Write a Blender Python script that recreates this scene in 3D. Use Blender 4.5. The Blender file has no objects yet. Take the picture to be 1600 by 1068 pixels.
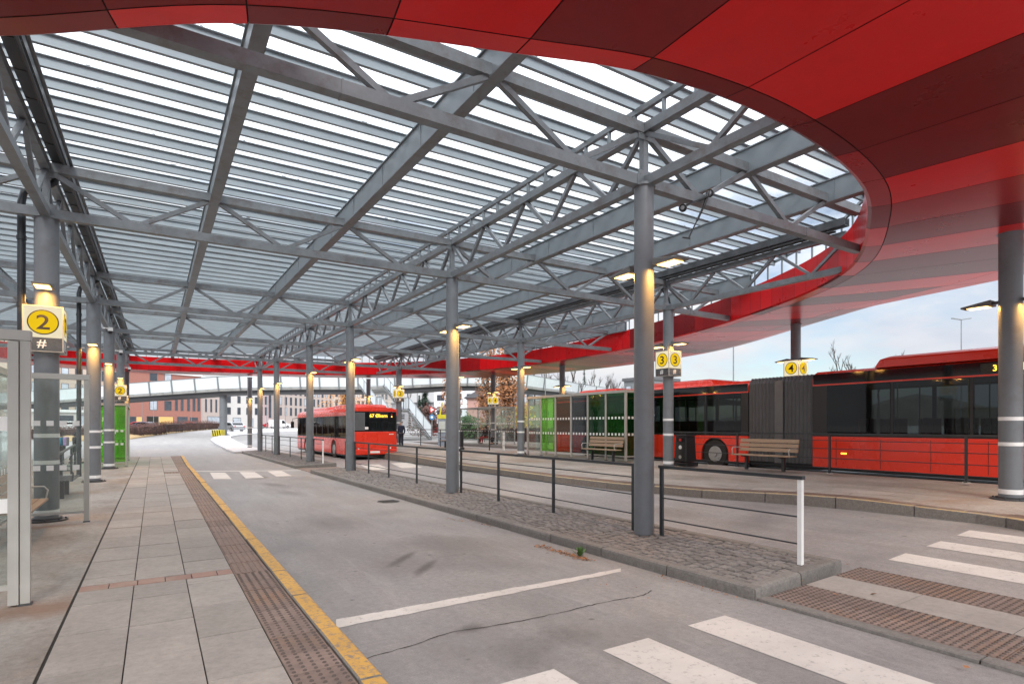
import bpy, bmesh, math, random
from mathutils import Vector, Matrix, Quaternion
from mathutils.geometry import tessellate_polygon
R = random.Random(7)
SC = bpy.context.scene
COL = SC.collection
PI = math.pi
# ---------------------------------------------------------------- camera model
FPX, UVP, YH, HC = 909.0, 222.0, 664.5, 1.85
YAW = math.atan((800 - UVP) / FPX)
SA, CA = math.sin(YAW), math.cos(YAW)

def sm(a, b, x):
    t = max(0.0, min(1.0, (x - a) / (b - a)))
    return t * t * (3 - 2 * t)

def gz(x, y):
    """height of the roads and open ground"""
    lane = 0.2 * sm(6.6, 10.8, x) * (1 - .75 * sm(14, 27, y))
    b = lane + (.37 - lane) * sm(12.5, 16.5, x)
    r = math.hypot(x, y)
    if r > 47:
        f = 1.8 * (1 - 47 / r)
        b = b * (1 - sm(47, 75, r)) + f
    return b

def at(px, d):
    """ground position on the line of sight of a column at depth d"""
    t = (px - 800) / FPX
    return (d * SA + d * t * CA, d * CA - d * t * SA)

def hit(px, py, dz=0.0):
    k = (py - YH) / FPX
    d = 2.0
    while d < 500:
        x, y = at(px, d)
        if HC - gz(x, y) - dz <= d * k: break
        d += .25
    a, b = d - .25, d
    for _ in range(20):
        d = (a + b) / 2; x, y = at(px, d)
        if HC - gz(x, y) - dz <= d * k: b = d
        else: a = d
    return (x, y)
# ---------------------------------------------------------------- materials
MATS = {}
def nt(name):
    m = bpy.data.materials.new(name); m.use_nodes = True
    n = m.node_tree; n.nodes.clear()
    o = n.nodes.new('ShaderNodeOutputMaterial'); b = n.nodes.new('ShaderNodeBsdfPrincipled')
    n.links.new(b.outputs[0], o.inputs[0])
    return m, n, b, o

def tex(n, kind, scale, detail=4, rough=.6, coord='Object', vec=None, stretch=None):
    tc = n.nodes.new('ShaderNodeTexCoord')
    src = vec or tc.outputs[coord]
    if stretch:
        mp = n.nodes.new('ShaderNodeMapping'); mp.inputs['Scale'].default_value = stretch
        n.links.new(src, mp.inputs[0]); src = mp.outputs[0]
    t = n.nodes.new('ShaderNodeTexNoise' if kind == 'noise' else 'ShaderNodeTexVoronoi')
    t.inputs['Scale'].default_value = scale
    if kind == 'noise':
        t.inputs['Detail'].default_value = detail; t.inputs['Roughness'].default_value = rough
    n.links.new(src, t.inputs['Vector'])
    return t

def ramp(n, src, stops):
    r = n.nodes.new('ShaderNodeValToRGB'); e = r.color_ramp.elements
    while len(e) < len(stops): e.new(.5)
    for el, (p, c) in zip(e, stops):
        el.position = p; el.color = (*c, 1) if len(c) == 3 else c
    n.links.new(src, r.inputs[0]); return r.outputs[0]

def mix(n, fac, a, b, mode='MIX'):
    m = n.nodes.new('ShaderNodeMix'); m.data_type = 'RGBA'; m.blend_type = mode
    for s, v in ((m.inputs[0], fac), (m.inputs[6], a), (m.inputs[7], b)):
        if isinstance(v, (int, float)): s.default_value = v
        elif isinstance(v, tuple): s.default_value = (*v, 1)
        else: n.links.new(v, s)
    return m.outputs[2]

def bump(n, b, src, dist, strength=.5):
    u = n.nodes.new('ShaderNodeBump'); u.inputs['Distance'].default_value = dist
    u.inputs['Strength'].default_value = strength
    n.links.new(src, u.inputs['Height']); n.links.new(u.outputs[0], b.inputs['Normal'])

def g3(v, s): return tuple(max(0, c * s) for c in v)

def grime(m, amt=.3, scale=14):
    """adds centimetre-sized mottling to a material"""
    n = m.node_tree; b = next(q for q in n.nodes if q.type == 'BSDF_PRINCIPLED'); l = b.inputs['Base Color'].links[0]; src = l.from_socket
    t = tex(n, 'noise', scale, 8, .82)
    c = mix(n, 1.0, src, ramp(n, t.outputs[0], [(.30, (1 - amt,) * 3), (.5, (1.0,) * 3), (.72, (1 + amt * .8,) * 3)]), 'MULTIPLY')
    n.links.new(c, b.inputs['Base Color']); return m
def mat(name, col, rough=.5, metal=0, var=.15, scale=6, coat=0, cr=.05, island=0, bmp=0, bscale=80, emit=0, spec=.5, dirt=None, stretch=None, rv=.07):
    if name in MATS: return MATS[name]
    m, n, b, o = nt(name)
    t = tex(n, 'noise', scale, 5, .65, stretch=stretch)
    c = ramp(n, t.outputs[0], [(.25, g3(col, 1 - var)), (.75, g3(col, 1 + var))])
    if island:
        ge = n.nodes.new('ShaderNodeNewGeometry')
        c2 = ramp(n, ge.outputs['Random Per Island'], [(0, (1 - island,) * 3), (1, (1 + island,) * 3)])
        c = mix(n, 1.0, c, c2, 'MULTIPLY')
    if dirt:
        t2 = tex(n, 'noise', dirt[1], 6, .7)
        f = ramp(n, t2.outputs[0], [(.5, (0, 0, 0)), (.72, (1, 1, 1))])
        c = mix(n, f, c, dirt[0])
    n.links.new(c, b.inputs['Base Color'])
    rr = ramp(n, t.outputs[0], [(.3, (max(.02, rough - rv),) * 3), (.7, (min(1, rough + rv),) * 3)])
    n.links.new(rr, b.inputs['Roughness'])
    b.inputs['Metallic'].default_value = metal
    b.inputs['Specular IOR Level'].default_value = spec
    if coat:
        b.inputs['Coat Weight'].default_value = coat; b.inputs['Coat Roughness'].default_value = cr
    if emit:
        b.inputs['Emission Color'].default_value = (*col, 1); b.inputs['Emission Strength'].default_value = emit
    if bmp:
        t3 = tex(n, 'noise', bscale, 6, .7); bump(n, b, t3.outputs[0], bmp)
    MATS[name] = m; return m

def glass(name, tint, alpha=.12, rough=.03, tintmix=None, refl=.8):
    """thin clear or tinted sheet: mostly see-through with a fresnel reflection"""
    if name in MATS: return MATS[name]
    m, n, b, o = nt(name); n.nodes.remove(b)
    tr = n.nodes.new('ShaderNodeBsdfTransparent'); tr.inputs[0].default_value = (*tint, 1)
    gl = n.nodes.new('ShaderNodeBsdfGlossy'); gl.inputs['Roughness'].default_value = rough
    df = n.nodes.new('ShaderNodeBsdfDiffuse'); df.inputs[0].default_value = (*(tintmix or (.6, .62, .62)), 1)
    lw = n.nodes.new('ShaderNodeLayerWeight'); lw.inputs[0].default_value = .5
    pw = n.nodes.new('ShaderNodeMath'); pw.operation = 'POWER'; n.links.new(lw.outputs['Facing'], pw.inputs[0]); pw.inputs[1].default_value = 4.5
    fr = n.nodes.new('ShaderNodeMath'); fr.operation = 'MULTIPLY_ADD'; n.links.new(pw.outputs[0], fr.inputs[0]); fr.inputs[1].default_value = refl; fr.inputs[2].default_value = .03
    t = tex(n, 'noise', 3, 5); dd = ramp(n, t.outputs[0], [(.3, (alpha * .5,) * 3), (.75, (alpha * 1.4,) * 3)])
    a = n.nodes.new('ShaderNodeMixShader'); n.links.new(dd, a.inputs[0]); n.links.new(tr.outputs[0], a.inputs[1]); n.links.new(df.outputs[0], a.inputs[2])
    c = n.nodes.new('ShaderNodeMixShader'); n.links.new(fr.outputs[0], c.inputs[0]); n.links.new(a.outputs[0], c.inputs[1]); n.links.new(gl.outputs[0], c.inputs[2])
    n.links.new(c.outputs[0], o.inputs[0])
    MATS[name] = m; return m

def spot(n, base, blobs, dark, tname=None):
    """worn or oily patches at fixed places of a road: blobs = (x, y, rx, ry, angle, strength)"""
    tc = n.nodes.new('ShaderNodeTexCoord')
    nz = tex(n, 'noise', 2.2, 8, .75)
    for (x, y, rx, ry, an, st) in blobs:
        mp = n.nodes.new('ShaderNodeMapping'); mp.vector_type = 'TEXTURE'
        mp.inputs['Location'].default_value = (x, y, 0); mp.inputs['Rotation'].default_value = (0, 0, an); mp.inputs['Scale'].default_value = (rx, ry, 5)
        n.links.new(tc.outputs['Object'], mp.inputs[0])
        l = n.nodes.new('ShaderNodeVectorMath'); l.operation = 'LENGTH'; n.links.new(mp.outputs[0], l.inputs[0])
        ad = n.nodes.new('ShaderNodeMath'); ad.operation = 'MULTIPLY_ADD'
        n.links.new(nz.outputs[0], ad.inputs[0]); ad.inputs[1].default_value = 1.5; n.links.new(l.outputs['Value'], ad.inputs[2])
        f = ramp(n, ad.outputs[0], [(0.0, (st,) * 3), (.8, (st,) * 3), (1.0, (0, 0, 0))])
        mr = n.nodes.new('ShaderNodeMapRange'); mr.inputs['From Min'].default_value = 1.9; mr.inputs['From Max'].default_value = 1.05
        mr.inputs['To Min'].default_value = 0; mr.inputs['To Max'].default_value = st
        n.links.new(ad.outputs[0], mr.inputs[0])
        base = mix(n, mr.outputs[0], base, dark)
    return base
# ---------------------------------------------------------------- mesh builder
class MB:
    def __init__(s): s.v = []; s.f = []; s.m = []; s.sm = []
    def add(s, v, f, mi=0, smooth=False):
        o = len(s.v); s.v += [tuple(p) for p in v]
        for q in f:
            s.f.append(tuple(i + o for i in q)); s.m.append(mi); s.sm.append(smooth)
        return s
    def box(s, c, d, mi=0, rz=0, M=None):
        hx, hy, hz = d[0] / 2, d[1] / 2, d[2] / 2
        pts = [Vector((x, y, z)) for x in (-hx, hx) for y in (-hy, hy) for z in (-hz, hz)]
        if M is not None: pts = [M @ p for p in pts]
        elif rz:
            q = Matrix.Rotation(rz, 3, 'Z'); pts = [q @ p for p in pts]
        c = Vector(c); pts = [p + c for p in pts]
        return s.add(pts, [(0, 1, 3, 2), (4, 6, 7, 5), (0, 4, 5, 1), (2, 3, 7, 6), (0, 2, 6, 4), (1, 5, 7, 3)], mi)
    def b2(s, x0, x1, y0, y1, z0, z1, mi=0):
        return s.box(((x0 + x1) / 2, (y0 + y1) / 2, (z0 + z1) / 2), (x1 - x0, y1 - y0, z1 - z0), mi)
    def beam(s, a, b, w, h, mi=0, up=(0, 0, 1)):
        a = Vector(a); b = Vector(b); d = b - a; L = d.length
        if L < 1e-5: return s
        y = d / L; u = Vector(up)
        x = y.cross(u)
        if x.length < 1e-4: x = y.cross(Vector((1, 0, 0)))
        x.normalize(); z = x.cross(y)
        M = Matrix((x, y, z)).transposed()
        return s.box((a + b) / 2, (w, L, h), mi, M=M)
    def tube(s, pts, r, seg=10, mi=0, cap=True, smooth=True):
        pts = [Vector(p) for p in pts]; n = len(pts)
        rr = r if isinstance(r, (list, tuple)) else [r] * n
        V = []; F = []
        d0 = (pts[1] - pts[0]).normalized()
        ref = Vector((0, 0, 1)) if abs(d0.z) < .9 else Vector((1, 0, 0))
        x = d0.cross(ref).normalized()
        for i, p in enumerate(pts):
            d = (pts[min(i + 1, n - 1)] - pts[max(i - 1, 0)]).normalized()
            x = (x - d * x.dot(d)).normalized(); y = d.cross(x)
            for k in range(seg):
                a = 2 * PI * k / seg
                V.append(p + (x * math.cos(a) + y * math.sin(a)) * rr[i])
        for i in range(n - 1):
            for k in range(seg):
                k2 = (k + 1) % seg
                F.append((i * seg + k, i * seg + k2, (i + 1) * seg + k2, (i + 1) * seg + k))
        s.add(V, F, mi, smooth)
        if cap:
            s.add(V[:seg], [tuple(range(seg))[::-1]], mi); s.add(V[-seg:], [tuple(range(seg))], mi)
        return s
    def cyl(s, x, y, z0, z1, r, seg=20, mi=0, r2=None):
        return s.tube([(x, y, z0), (x, y, z1)], [r, r if r2 is None else r2], seg, mi)
    def prism(s, poly, z0, z1, mi=0, ztop=None):
        """poly [(x,y)] extruded between heights; ztop(x, y) may shape the top"""
        n = len(poly)
        area = sum(poly[i][0] * poly[(i + 1) % n][1] - poly[(i + 1) % n][0] * poly[i][1] for i in range(n))
        if area < 0: poly = poly[::-1]
        zt = ztop or (lambda x, y: z1)
        V = [(x, y, z0) for x, y in poly] + [(x, y, zt(x, y)) for x, y in poly]
        tri = tessellate_polygon([[Vector((x, y, 0)) for x, y in poly]])
        F = [(i, (i + 1) % n, n + (i + 1) % n, n + i) for i in range(n)]
        F += [tuple(n + i for i in t) for t in tri] + [tuple(reversed(t)) for t in tri]
        return s.add(V, F, mi)
    def face(s, pts, mi=0): return s.add(pts, [tuple(range(len(pts)))], mi)
    def plate(s, poly3, off, mi=0):
        """a planar 3-D outline given thickness by the vector off"""
        P = [Vector(p) for p in poly3]; n = len(P); o = Vector(off)
        tri = tessellate_polygon([P])
        V = P + [p + o for p in P]
        F = [(i, (i + 1) % n, n + (i + 1) % n, n + i) for i in range(n)] + [tuple(t) for t in tri] + [tuple(n + i for i in t) for t in tri]
        return s.add(V, F, mi)
    def build(s, name, mats, parent=None, recalc=True, bevel=0):
        if not isinstance(mats, (list, tuple)): mats = [mats]
        me = bpy.data.meshes.new(name)
        off = Vector((0, 0, 0))
        if parent is not None:
            q = parent
            while q is not None: off += q.location; q = q.parent
        me.from_pydata([tuple(Vector(v) - off) for v in s.v], [], s.f)
        for m in mats: me.materials.append(m)
        me.polygons.foreach_set('material_index', s.m)
        me.polygons.foreach_set('use_smooth', s.sm)
        if recalc:
            bm = bmesh.new(); bm.from_mesh(me); bmesh.ops.recalc_face_normals(bm, faces=bm.faces)
            bm.to_mesh(me); bm.free()
        me.update()
        o = bpy.data.objects.new(name, me); COL.objects.link(o)
        if parent is not None: o.parent = parent
        if bevel:
            md = o.modifiers.new('edge', 'BEVEL'); md.width = bevel; md.segments = 2; md.limit_method = 'ANGLE'
        return o

def tag(o, label=None, cat=None, group=None, kind=None):
    if label: o['label'] = label
    if cat: o['category'] = cat
    if group: o['group'] = group
    if kind: o['kind'] = kind
    return o
def struct(name, mb, m, **k): return tag(mb.build(name, m, **k), kind='structure')
def thing(name, label, cat, loc=(0, 0, 0), rz=0, group=None):
    o = bpy.data.objects.new(name, None); COL.objects.link(o); o.empty_display_size = .2
    o.location = loc; o.rotation_euler = (0, 0, rz)
    return tag(o, label, cat, group)
KIDS = {}
def dup(root, loc, rz=0, label=None, group=None):
    kids = {}
    for o in bpy.data.objects:
        if o.parent is not None: kids.setdefault(o.parent.name, []).append(o)
    def cp(o, par):
        c = o.copy(); COL.objects.link(c); c.parent = par
        for ch in kids.get(o.name, []): cp(ch, c)
        return c
    r = cp(root, None)
    r.location = loc; r.rotation_euler = (0, 0, rz)
    if label: r['label'] = label
    if group: r['group'] = group
    return r
FONT_CACHE = {}
def text_mb(body, size, depth=.004):
    """letters as a mesh lying in the XZ plane facing -Y, centred"""
    k = (body, size)
    if k not in FONT_CACHE:
        c = bpy.data.curves.new('letters', 'FONT'); c.body = body; c.size = size; c.extrude = depth
        c.align_x = 'CENTER'; c.align_y = 'CENTER'; c.offset = size * .012
        o = bpy.data.objects.new('letters', c); COL.objects.link(o)
        dg = bpy.context.evaluated_depsgraph_get(); dg.update()
        me = bpy.data.meshes.new_from_object(o.evaluated_get(dg))
        vs = [v.co.copy() for v in me.vertices]
        zmin = min(v.y for v in vs); zmax = max(v.y for v in vs); xm = (min(v.x for v in vs) + max(v.x for v in vs)) / 2
        FONT_CACHE[k] = ([(v.x - xm, -v.z, v.y - (zmin + zmax) / 2) for v in vs], [tuple(p.vertices) for p in me.polygons])
        bpy.data.objects.remove(o); bpy.data.meshes.remove(me); bpy.data.curves.remove(c)
    return FONT_CACHE[k]
def put_text(mb, body, size, c, rz=0, mi=0, depth=.004, sx=1.0):
    v, f = text_mb(body, size, depth)
    q = Matrix.Rotation(rz, 3, 'Z'); c = Vector(c)
    mb.add([q @ Vector((p[0] * sx, p[1], p[2])) + c for p in v], f, mi)
ORD = ['first', 'second', 'third', 'fourth', 'fifth', 'sixth', 'seventh', 'eighth', 'ninth', 'tenth']
# ---------------------------------------------------------------- material set
M_steel = mat('steel_paint_grey', (.160, .174, .188), .38, .0, .10, 1.2, dirt=((.125, .12, .125), 2.5))
M_truss = mat('truss_paint_grey', (.160, .176, .188), .42, .0, .14, 2.0, dirt=((.115, .10, .095), 3.5))
M_girder = mat('girder_paint', (.20, .225, .24), .45, .1, .12, 1.5)
M_purlin = mat('purlin_galvanised', (.31, .35, .375), .45, .1, .12, 1.1, island=.08)
M_gutter = mat('gutter_dark_metal', (.07, .072, .076), .5, .3, .3, 4)
M_red = mat('panel_red_bright', (.66, .006, .009), .28, 0, .03, 1, coat=.10, cr=.18, island=.10, spec=.22, rv=.01)
M_maroon = mat('panel_maroon', (.185, .008, .010), .28, 0, .04, 1, coat=.10, cr=.18, island=.18, spec=.16, rv=.01)
M_redmid = mat('panel_red_mid', (.34, .008, .010), .28, 0, .04, 1, coat=.10, cr=.18, island=.12, spec=.20, rv=.01)
M_backing = mat('panel_backing_black', (.012, .01, .01), .8)
M_rail = mat('rail_charcoal', (.035, .04, .045), .42, .2, .2, 5)
M_white = mat('white_paint', (.80, .80, .78), .5, 0, .05, 6)
M_band = mat('white_band_tape', (.78, .78, .77), .45, 0, .06, 9)
M_frame = mat('shelter_frame_aluminium', (.42, .415, .385), .45, .2, .10, 3)
M_glass = glass('clear_glass', (.90, .94, .92), .06)
M_roofg = glass('roof_glass', (.96, .98, .99), .05, .05, (.7, .72, .74), .3)
M_green = glass('green_film_glass', (.50, .86, .32), .22, .04, (.34, .66, .16))
M_dgreen = glass('dark_green_film_glass', (.20, .50, .26), .07, .04, (.05, .28, .08))
M_orange = glass('amber_film_glass', (.70, .56, .42), .10, .04, (.38, .20, .10))
M_greyg = glass('smoked_glass', (.55, .58, .62), .08, .04, (.30, .32, .35))
M_wood = mat('bench_wood', (.30, .21, .14), .6, 0, .25, 8, stretch=(12, 1.2, 12), bmp=.001, bscale=40)
M_black = mat('black_plastic', (.015, .016, .018), .42, 0, .2, 5)
M_tyre = mat('tyre_rubber', (.018, .018, .018), .75, 0, .2, 12)
M_rim = mat('wheel_rim', (.42, .42, .43), .35, .7, .1, 8)
M_busred = mat('bus_red_paint', (.70, .034, .012), .28, 0, .04, 1.0, coat=.35)
M_busglass = mat('bus_tinted_glass', (.008, .010, .012), .05, 0, .25, .7, spec=.42, rv=.01)
M_seat = mat('bus_interior', (.05, .055, .06), .7)
M_seatred = mat('bus_seat_cover', (.12, .03, .03), .8)
M_pole = mat('bus_grab_pole', (.5, .4, .03), .4)
M_busgl = glass('bus_window_glass', (.20, .225, .225), .02, .03, (.02, .02, .02), .45)
M_bellow = mat('bellows_rubber', (.08, .08, .083), .65, 0, .2, 3)
M_lampw = mat('lamp_housing', (.16, .155, .15), .45, .3, .15, 6)
def emis(name, col, st):
    m, n, b, o = nt(name); n.nodes.remove(b)
    e = n.nodes.new('ShaderNodeEmission'); e.inputs[0].default_value = (*col, 1); e.inputs[1].default_value = st
    t = tex(n, 'noise', 5, 2); c = ramp(n, t.outputs[0], [(.3, g3(col, .93)), (.7, col)])
    n.links.new(c, e.inputs[0]); n.links.new(e.outputs[0], o.inputs[0]); MATS[name] = m; return m
M_lamp = emis('lamp_lit_warm', (1.0, .58, .18), 5)
M_signY = emis('sign_face_cream_lit', (.95, .84, .58), .62)
M_signC = emis('sign_disc_yellow_lit', (.95, .62, .015), .62)
M_led = emis('led_amber', (1.0, .55, .05), 2.2)
M_ink = mat('sign_ink_black', (.02, .018, .012), .5)
M_signD = mat('sign_lower_charcoal', (.06, .065, .07), .25, 0, .2, 5, coat=.6)
M_concrete = mat('concrete', (.36, .35, .33), .8, 0, .15, 2, bmp=.002, bscale=40, dirt=((.22, .21, .19), 1.2))
M_granite = mat('kerb_granite', (.175, .162, .148), .75, 0, .3, 45, island=.12, bmp=.006, bscale=90)
M_sett = mat('granite_sett', (.185, .168, .155), .72, 0, .22, 25, island=.20, bmp=.008, bscale=70)
M_joint = mat('joint_dirt', (.03, .026, .022), .95, 0, .3, 12)
M_slab = mat('paving_slab', (.295, .268, .24), .7, 0, .16, 2.6, island=.13, bmp=.002, bscale=150, dirt=((.26, .235, .215), 1.1))
M_tact = mat('tactile_brown', (.20, .145, .12), .72, 0, .22, 3, island=.14, bmp=.002, bscale=90, dirt=((.26, .145, .08), .9))
M_yellow = mat('kerb_yellow_worn', (.62, .38, .07), .65, 0, .14, 5, dirt=((.30, .22, .15), 9), bmp=.002)
M_mark = mat('road_marking_white', (.60, .57, .53), .65, 0, .08, 6, dirt=((.42, .39, .36), 6), bmp=.001)
grime(M_red, .08, 2.2); grime(M_maroon, .12, 2.2); grime(M_redmid, .08, 2.2); grime(M_steel, .10, 5); grime(M_truss, .12, 4); grime(M_slab, .22); grime(M_granite, .35, 18); grime(M_tact, .3); grime(M_sett, .3, 30); grime(M_concrete, .2)
M_leaf = mat('fallen_leaf', (.30, .13, .05), .8, 0, .3, 20, island=.5)
CLOUD, SKYK, EXPO = 15.0, 0.85, 0.62
# ================================================================ GROUND
def asphalt():
    m, n, b, o = nt('asphalt')
    t1 = tex(n, 'noise', .35, 6, .7); t2 = tex(n, 'noise', 70, 6, .85); t3 = tex(n, 'noise', 1.6, 10, .8, stretch=(1, .35, 1))
    c = ramp(n, t1.outputs[0], [(.32, (.185, .180, .176)), (.66, (.290, .283, .277))])
    c = mix(n, ramp(n, t3.outputs[0], [(.46, (0, 0, 0)), (.74, (.75,) * 3)]), c, (.33, .30, .285))
    c = mix(n, ramp(n, t3.outputs[0], [(.26, (.6,) * 3), (.40, (0, 0, 0))]), c, (.13, .125, .12))
    g = ramp(n, t2.outputs[0], [(.3, (.70,) * 3), (.7, (1.30,) * 3)])
    c = mix(n, 1.0, c, g, 'MULTIPLY')
    vo = n.nodes.new('ShaderNodeTexVoronoi'); vo.inputs['Scale'].default_value = 2.3; tc_ = n.nodes.new('ShaderNodeTexCoord'); n.links.new(tc_.outputs['Object'], vo.inputs['Vector'])
    c = mix(n, ramp(n, vo.outputs['Distance'], [(.045, (.75,) * 3), (.085, (0, 0, 0))]), c, (.075, .07, .066))
    t5 = tex(n, 'noise', 14, 8, .82)
    c = mix(n, 1.0, c, ramp(n, t5.outputs[0], [(.30, (.72,) * 3), (.5, (1.0,) * 3), (.72, (1.25,) * 3)]), 'MULTIPLY')
    t6 = tex(n, 'noise', .9, 7, .75, stretch=(2.2, .22, 1))
    c = mix(n, ramp(n, t6.outputs[0], [(.50, (0, 0, 0)), (.66, (.4,) * 3)]), c, (.18, .17, .163))
    c = mix(n, ramp(n, t6.outputs[0], [(.33, (.45,) * 3), (.44, (0, 0, 0))]), c, (.36, .345, .33))
    s = []
    for (px, py, rx, ry, an, st) in [(400, 745, .42, .9, 0, .95), (428, 757, .3, 1.0, .2, .5), (455, 770, .3, 1.0, .15, .4), (340, 745, .3, .5, 0, .3),
            (630, 872, .09, .55, -.75, .75), (665, 886, .09, .55, -.7, .75), (640, 880, .6, .8, 0, .28), (735, 981, .16, .12, .3, .6),
            (610, 800, .6, .5, .3, .25), (596, 765, .12, .5, .1, .4), (1000, 990, .5, .4, 0, .22), (700, 1010, .5, .5, 0, .2), (598, 782, .12, .2, .1, .6), (690, 850, .7, 1.1, .2, .4), (520, 815, .5, 1.3, .1, .35), (760, 880, .5, .8, .6, .35), (880, 990, .35, .3, .2, .4), (1180, 815, .9, .5, .3, .35), (1050, 800, .5, .9, 0, .35), (430, 900, .25, .9, 0, .3), (820, 1020, .4, .3, 1, .35)]:
        x, y = hit(px, py); s.append((x, y, rx, ry, an, st))
    c = spot(n, c, s, (.055, .05, .048))
    n.links.new(c, b.inputs['Base Color'])
    n.links.new(ramp(n, t1.outputs[0], [(.3, (.42,) * 3), (.7, (.68,) * 3)]), b.inputs['Roughness'])
    bump(n, b, t2.outputs[0], .006, .5)
    return m
M_asph = asphalt()
def lin(a, b, n): return [a + (b - a) * i / n for i in range(n + 1)]
xs = [-700, -400, -250, -160, -110, -80, -60, -45, -35, -28, -22, -16] + lin(-12, 6, 12) + lin(6.6, 18, 30)[0:] + [19, 20, 21, 23, 26, 30, 36, 44, 55, 70, 90, 120, 160, 220, 320, 500, 800]
ys = [-90, -40, -20, -10, -5] + lin(-2, 60, 62) + [62, 65, 68, 72, 77, 83, 90, 98, 108, 120, 135, 155, 180, 220, 280, 380, 550, 900]
mb = MB()
V = [(x, y, gz(x, y)) for y in ys for x in xs]; W = len(xs)
mb.add(V, [(j * W + i, j * W + i + 1, (j + 1) * W + i + 1, (j + 1) * W + i) for j in range(len(ys) - 1) for i in range(W - 1)], 0, True)
struct('ground', mb, M_asph, recalc=False)

def quadstrip(mb, poly, dz, mi=0, n=6):
    """marking draped on the road: poly = 4 corners (x,y), subdivided along its long way"""
    a, b, c, d = [Vector((*p, 0)) for p in poly]
    P = []
    for i in range(n + 1):
        t = i / n
        for p in (a.lerp(d, t), b.lerp(c, t)): P.append((p.x, p.y, gz(p.x, p.y) + dz))
    mb.add(P, [(2 * i, 2 * i + 1, 2 * i + 3, 2 * i + 2) for i in range(n)], mi)
    return mb
def worn(m0, name, base, lost, thr):
    """paint with chips worn away down to the asphalt"""
    m, n, b, o = nt(name)
    t = tex(n, 'noise', 15, 10, .8); t2 = tex(n, 'noise', 1.3, 4)
    c = ramp(n, t2.outputs[0], [(.3, g3(base, .86)), (.7, g3(base, 1.08))])
    f = ramp(n, t.outputs[0], [(thr, (0, 0, 0)), (thr + .09, (1, 1, 1))])
    c = mix(n, f, c, lost); n.links.new(c, b.inputs['Base Color']); b.inputs['Roughness'].default_value = .62
    t3 = tex(n, 'noise', 150, 3); bump(n, b, t3.outputs[0], .003)
    return m
M_mark = worn(0, 'zebra_paint_worn', (.58, .545, .505), (.33, .31, .29), .545)
M_yel = worn(0, 'kerb_yellow_chipped', (.60, .34, .065), (.23, .18, .15), .50)
# -------- zebra crossing in the foreground (near lane) and on the far lane
mb = MB()
for x0, x1, y1 in ((2.13, 2.64, 3.56), (3.2, 3.72, 3.64), (4.26, 4.79, 3.67)):
    quadstrip(mb, [(x0, -1), (x1, -1), (x1, y1), (x0, y1)], .004)
for q in ([(1388, 874), (1415, 864)], [(1447, 853), (1470, 845)], [(1495, 836), (1515, 828)]):
    (xa, ya), (xb, yb) = hit(*q[0]), hit(*q[1])
    quadstrip(mb, [(xa, -1), (xb, -1), (xb, yb), (xa, ya)], .004, n=10)
struct('road_marking_near_crossing', mb, M_mark)
mb = MB()
for q in ([(328, 738), (352, 738), (362, 748), (334, 748)], [(374, 737), (398, 737), (413, 746), (384, 747)], [(418, 736), (440, 735), (456, 743), (432, 744)],
          [(563, 726), (592, 725), (610, 733), (578, 734)], [(610, 723), (640, 722), (660, 730), (628, 731)], [(650, 720), (676, 719), (697, 727), (668, 728)]):
    quadstrip(mb, [hit(*p) for p in q], .004, n=2)
struct('road_marking_far_crossing', mb, M_mark)
mb = MB()
# stop line, uneven width
pts = [(525 + 445 * k / 40, 981 - 88 * k / 40 + R.uniform(-.5, .7), 968 - 80 * k / 40 + R.uniform(-.8, .6)) for k in range(41)]
P = []
for px, y0, y1 in pts:
    for y in (y0, y1):
        x_, y_ = hit(px, y); P.append((x_, y_, gz(x_, y_) + .004))
mb.add(P, [(2 * i, 2 * i + 1, 2 * i + 3, 2 * i + 2) for i in range(len(pts) - 1)])
quadstrip(mb, [hit(300, 736.5), hit(470, 735), hit(470, 734.2), hit(300, 735.5)], .004, n=4)
struct('road_marking_stop_line', mb, M_mark)
# -------- joint and cracks in the asphalt
def crack(mb, pix, w):
    P = []; k = 0
    pts = []
    for (a, b) in zip(pix, pix[1:]):
        for i in range(8):
            t = i / 8; pts.append((a[0] + (b[0] - a[0]) * t, a[1] + (b[1] - a[1]) * t + R.uniform(-.8, .8)))
    pts.append(pix[-1])
    for px, py in pts:
        x, y = hit(px, py); ww = w * R.uniform(.4, 1.3)
        P += [(x, y - ww, gz(x, y) + .003), (x, y + ww, gz(x, y) + .003)]
    mb.add(P, [(2 * i, 2 * i + 1, 2 * i + 3, 2 * i + 2) for i in range(len(pts) - 1)])
mb = MB()
crack(mb, [(565, 1030), (640, 1009), (700, 988), (780, 976), (850, 962), (920, 946), (960, 938), (1005, 930), (1018, 922)], .008)
crack(mb, [(690, 905), (740, 930), (775, 945)], .004)
struct('road_crack', mb, mat('crack_dark', (.05, .046, .042), .95))
# ================================================================ LEFT PLATFORM
TL = .015                                    # the pavement runs a degree off the lanes
def KX(y): return 1.17 + TL * y + (.10 * sm(28, 40, y))
PZ = .13
mb = MB()
poly = [(-6.2, -4), (KX(-4), -4)] + [(KX(y), y) for y in (5, 10, 15, 20, 26, 32, 38.2)] + [(-6.2, 38.2)]
mb.prism(poly, -.05, PZ - .012)
struct('pavement_bed', mb, M_joint)
mb = MB()
mb.prism([(-6.2, -4), (-.695 - .06, -4), (-.69 + TL * 38, 38.2), (-6.2, 38.2)], PZ - .03, PZ)
m, n, b, o = nt('pavement_concrete'); t5 = tex(n, 'noise', 14, 8, .82)
t1 = tex(n, 'noise', .8, 8, .72, stretch=(1, .5, 1)); t2 = tex(n, 'noise', 160, 4, .8); t3 = tex(n, 'noise', .5, 5)
c = ramp(n, t1.outputs[0], [(.34, (.19, .165, .14)), (.6, (.33, .305, .275))])
c = mix(n, ramp(n, t3.outputs[0], [(.5, (0, 0, 0)), (.68, (.7,) * 3)]), c, (.25, .17, .12))
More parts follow.
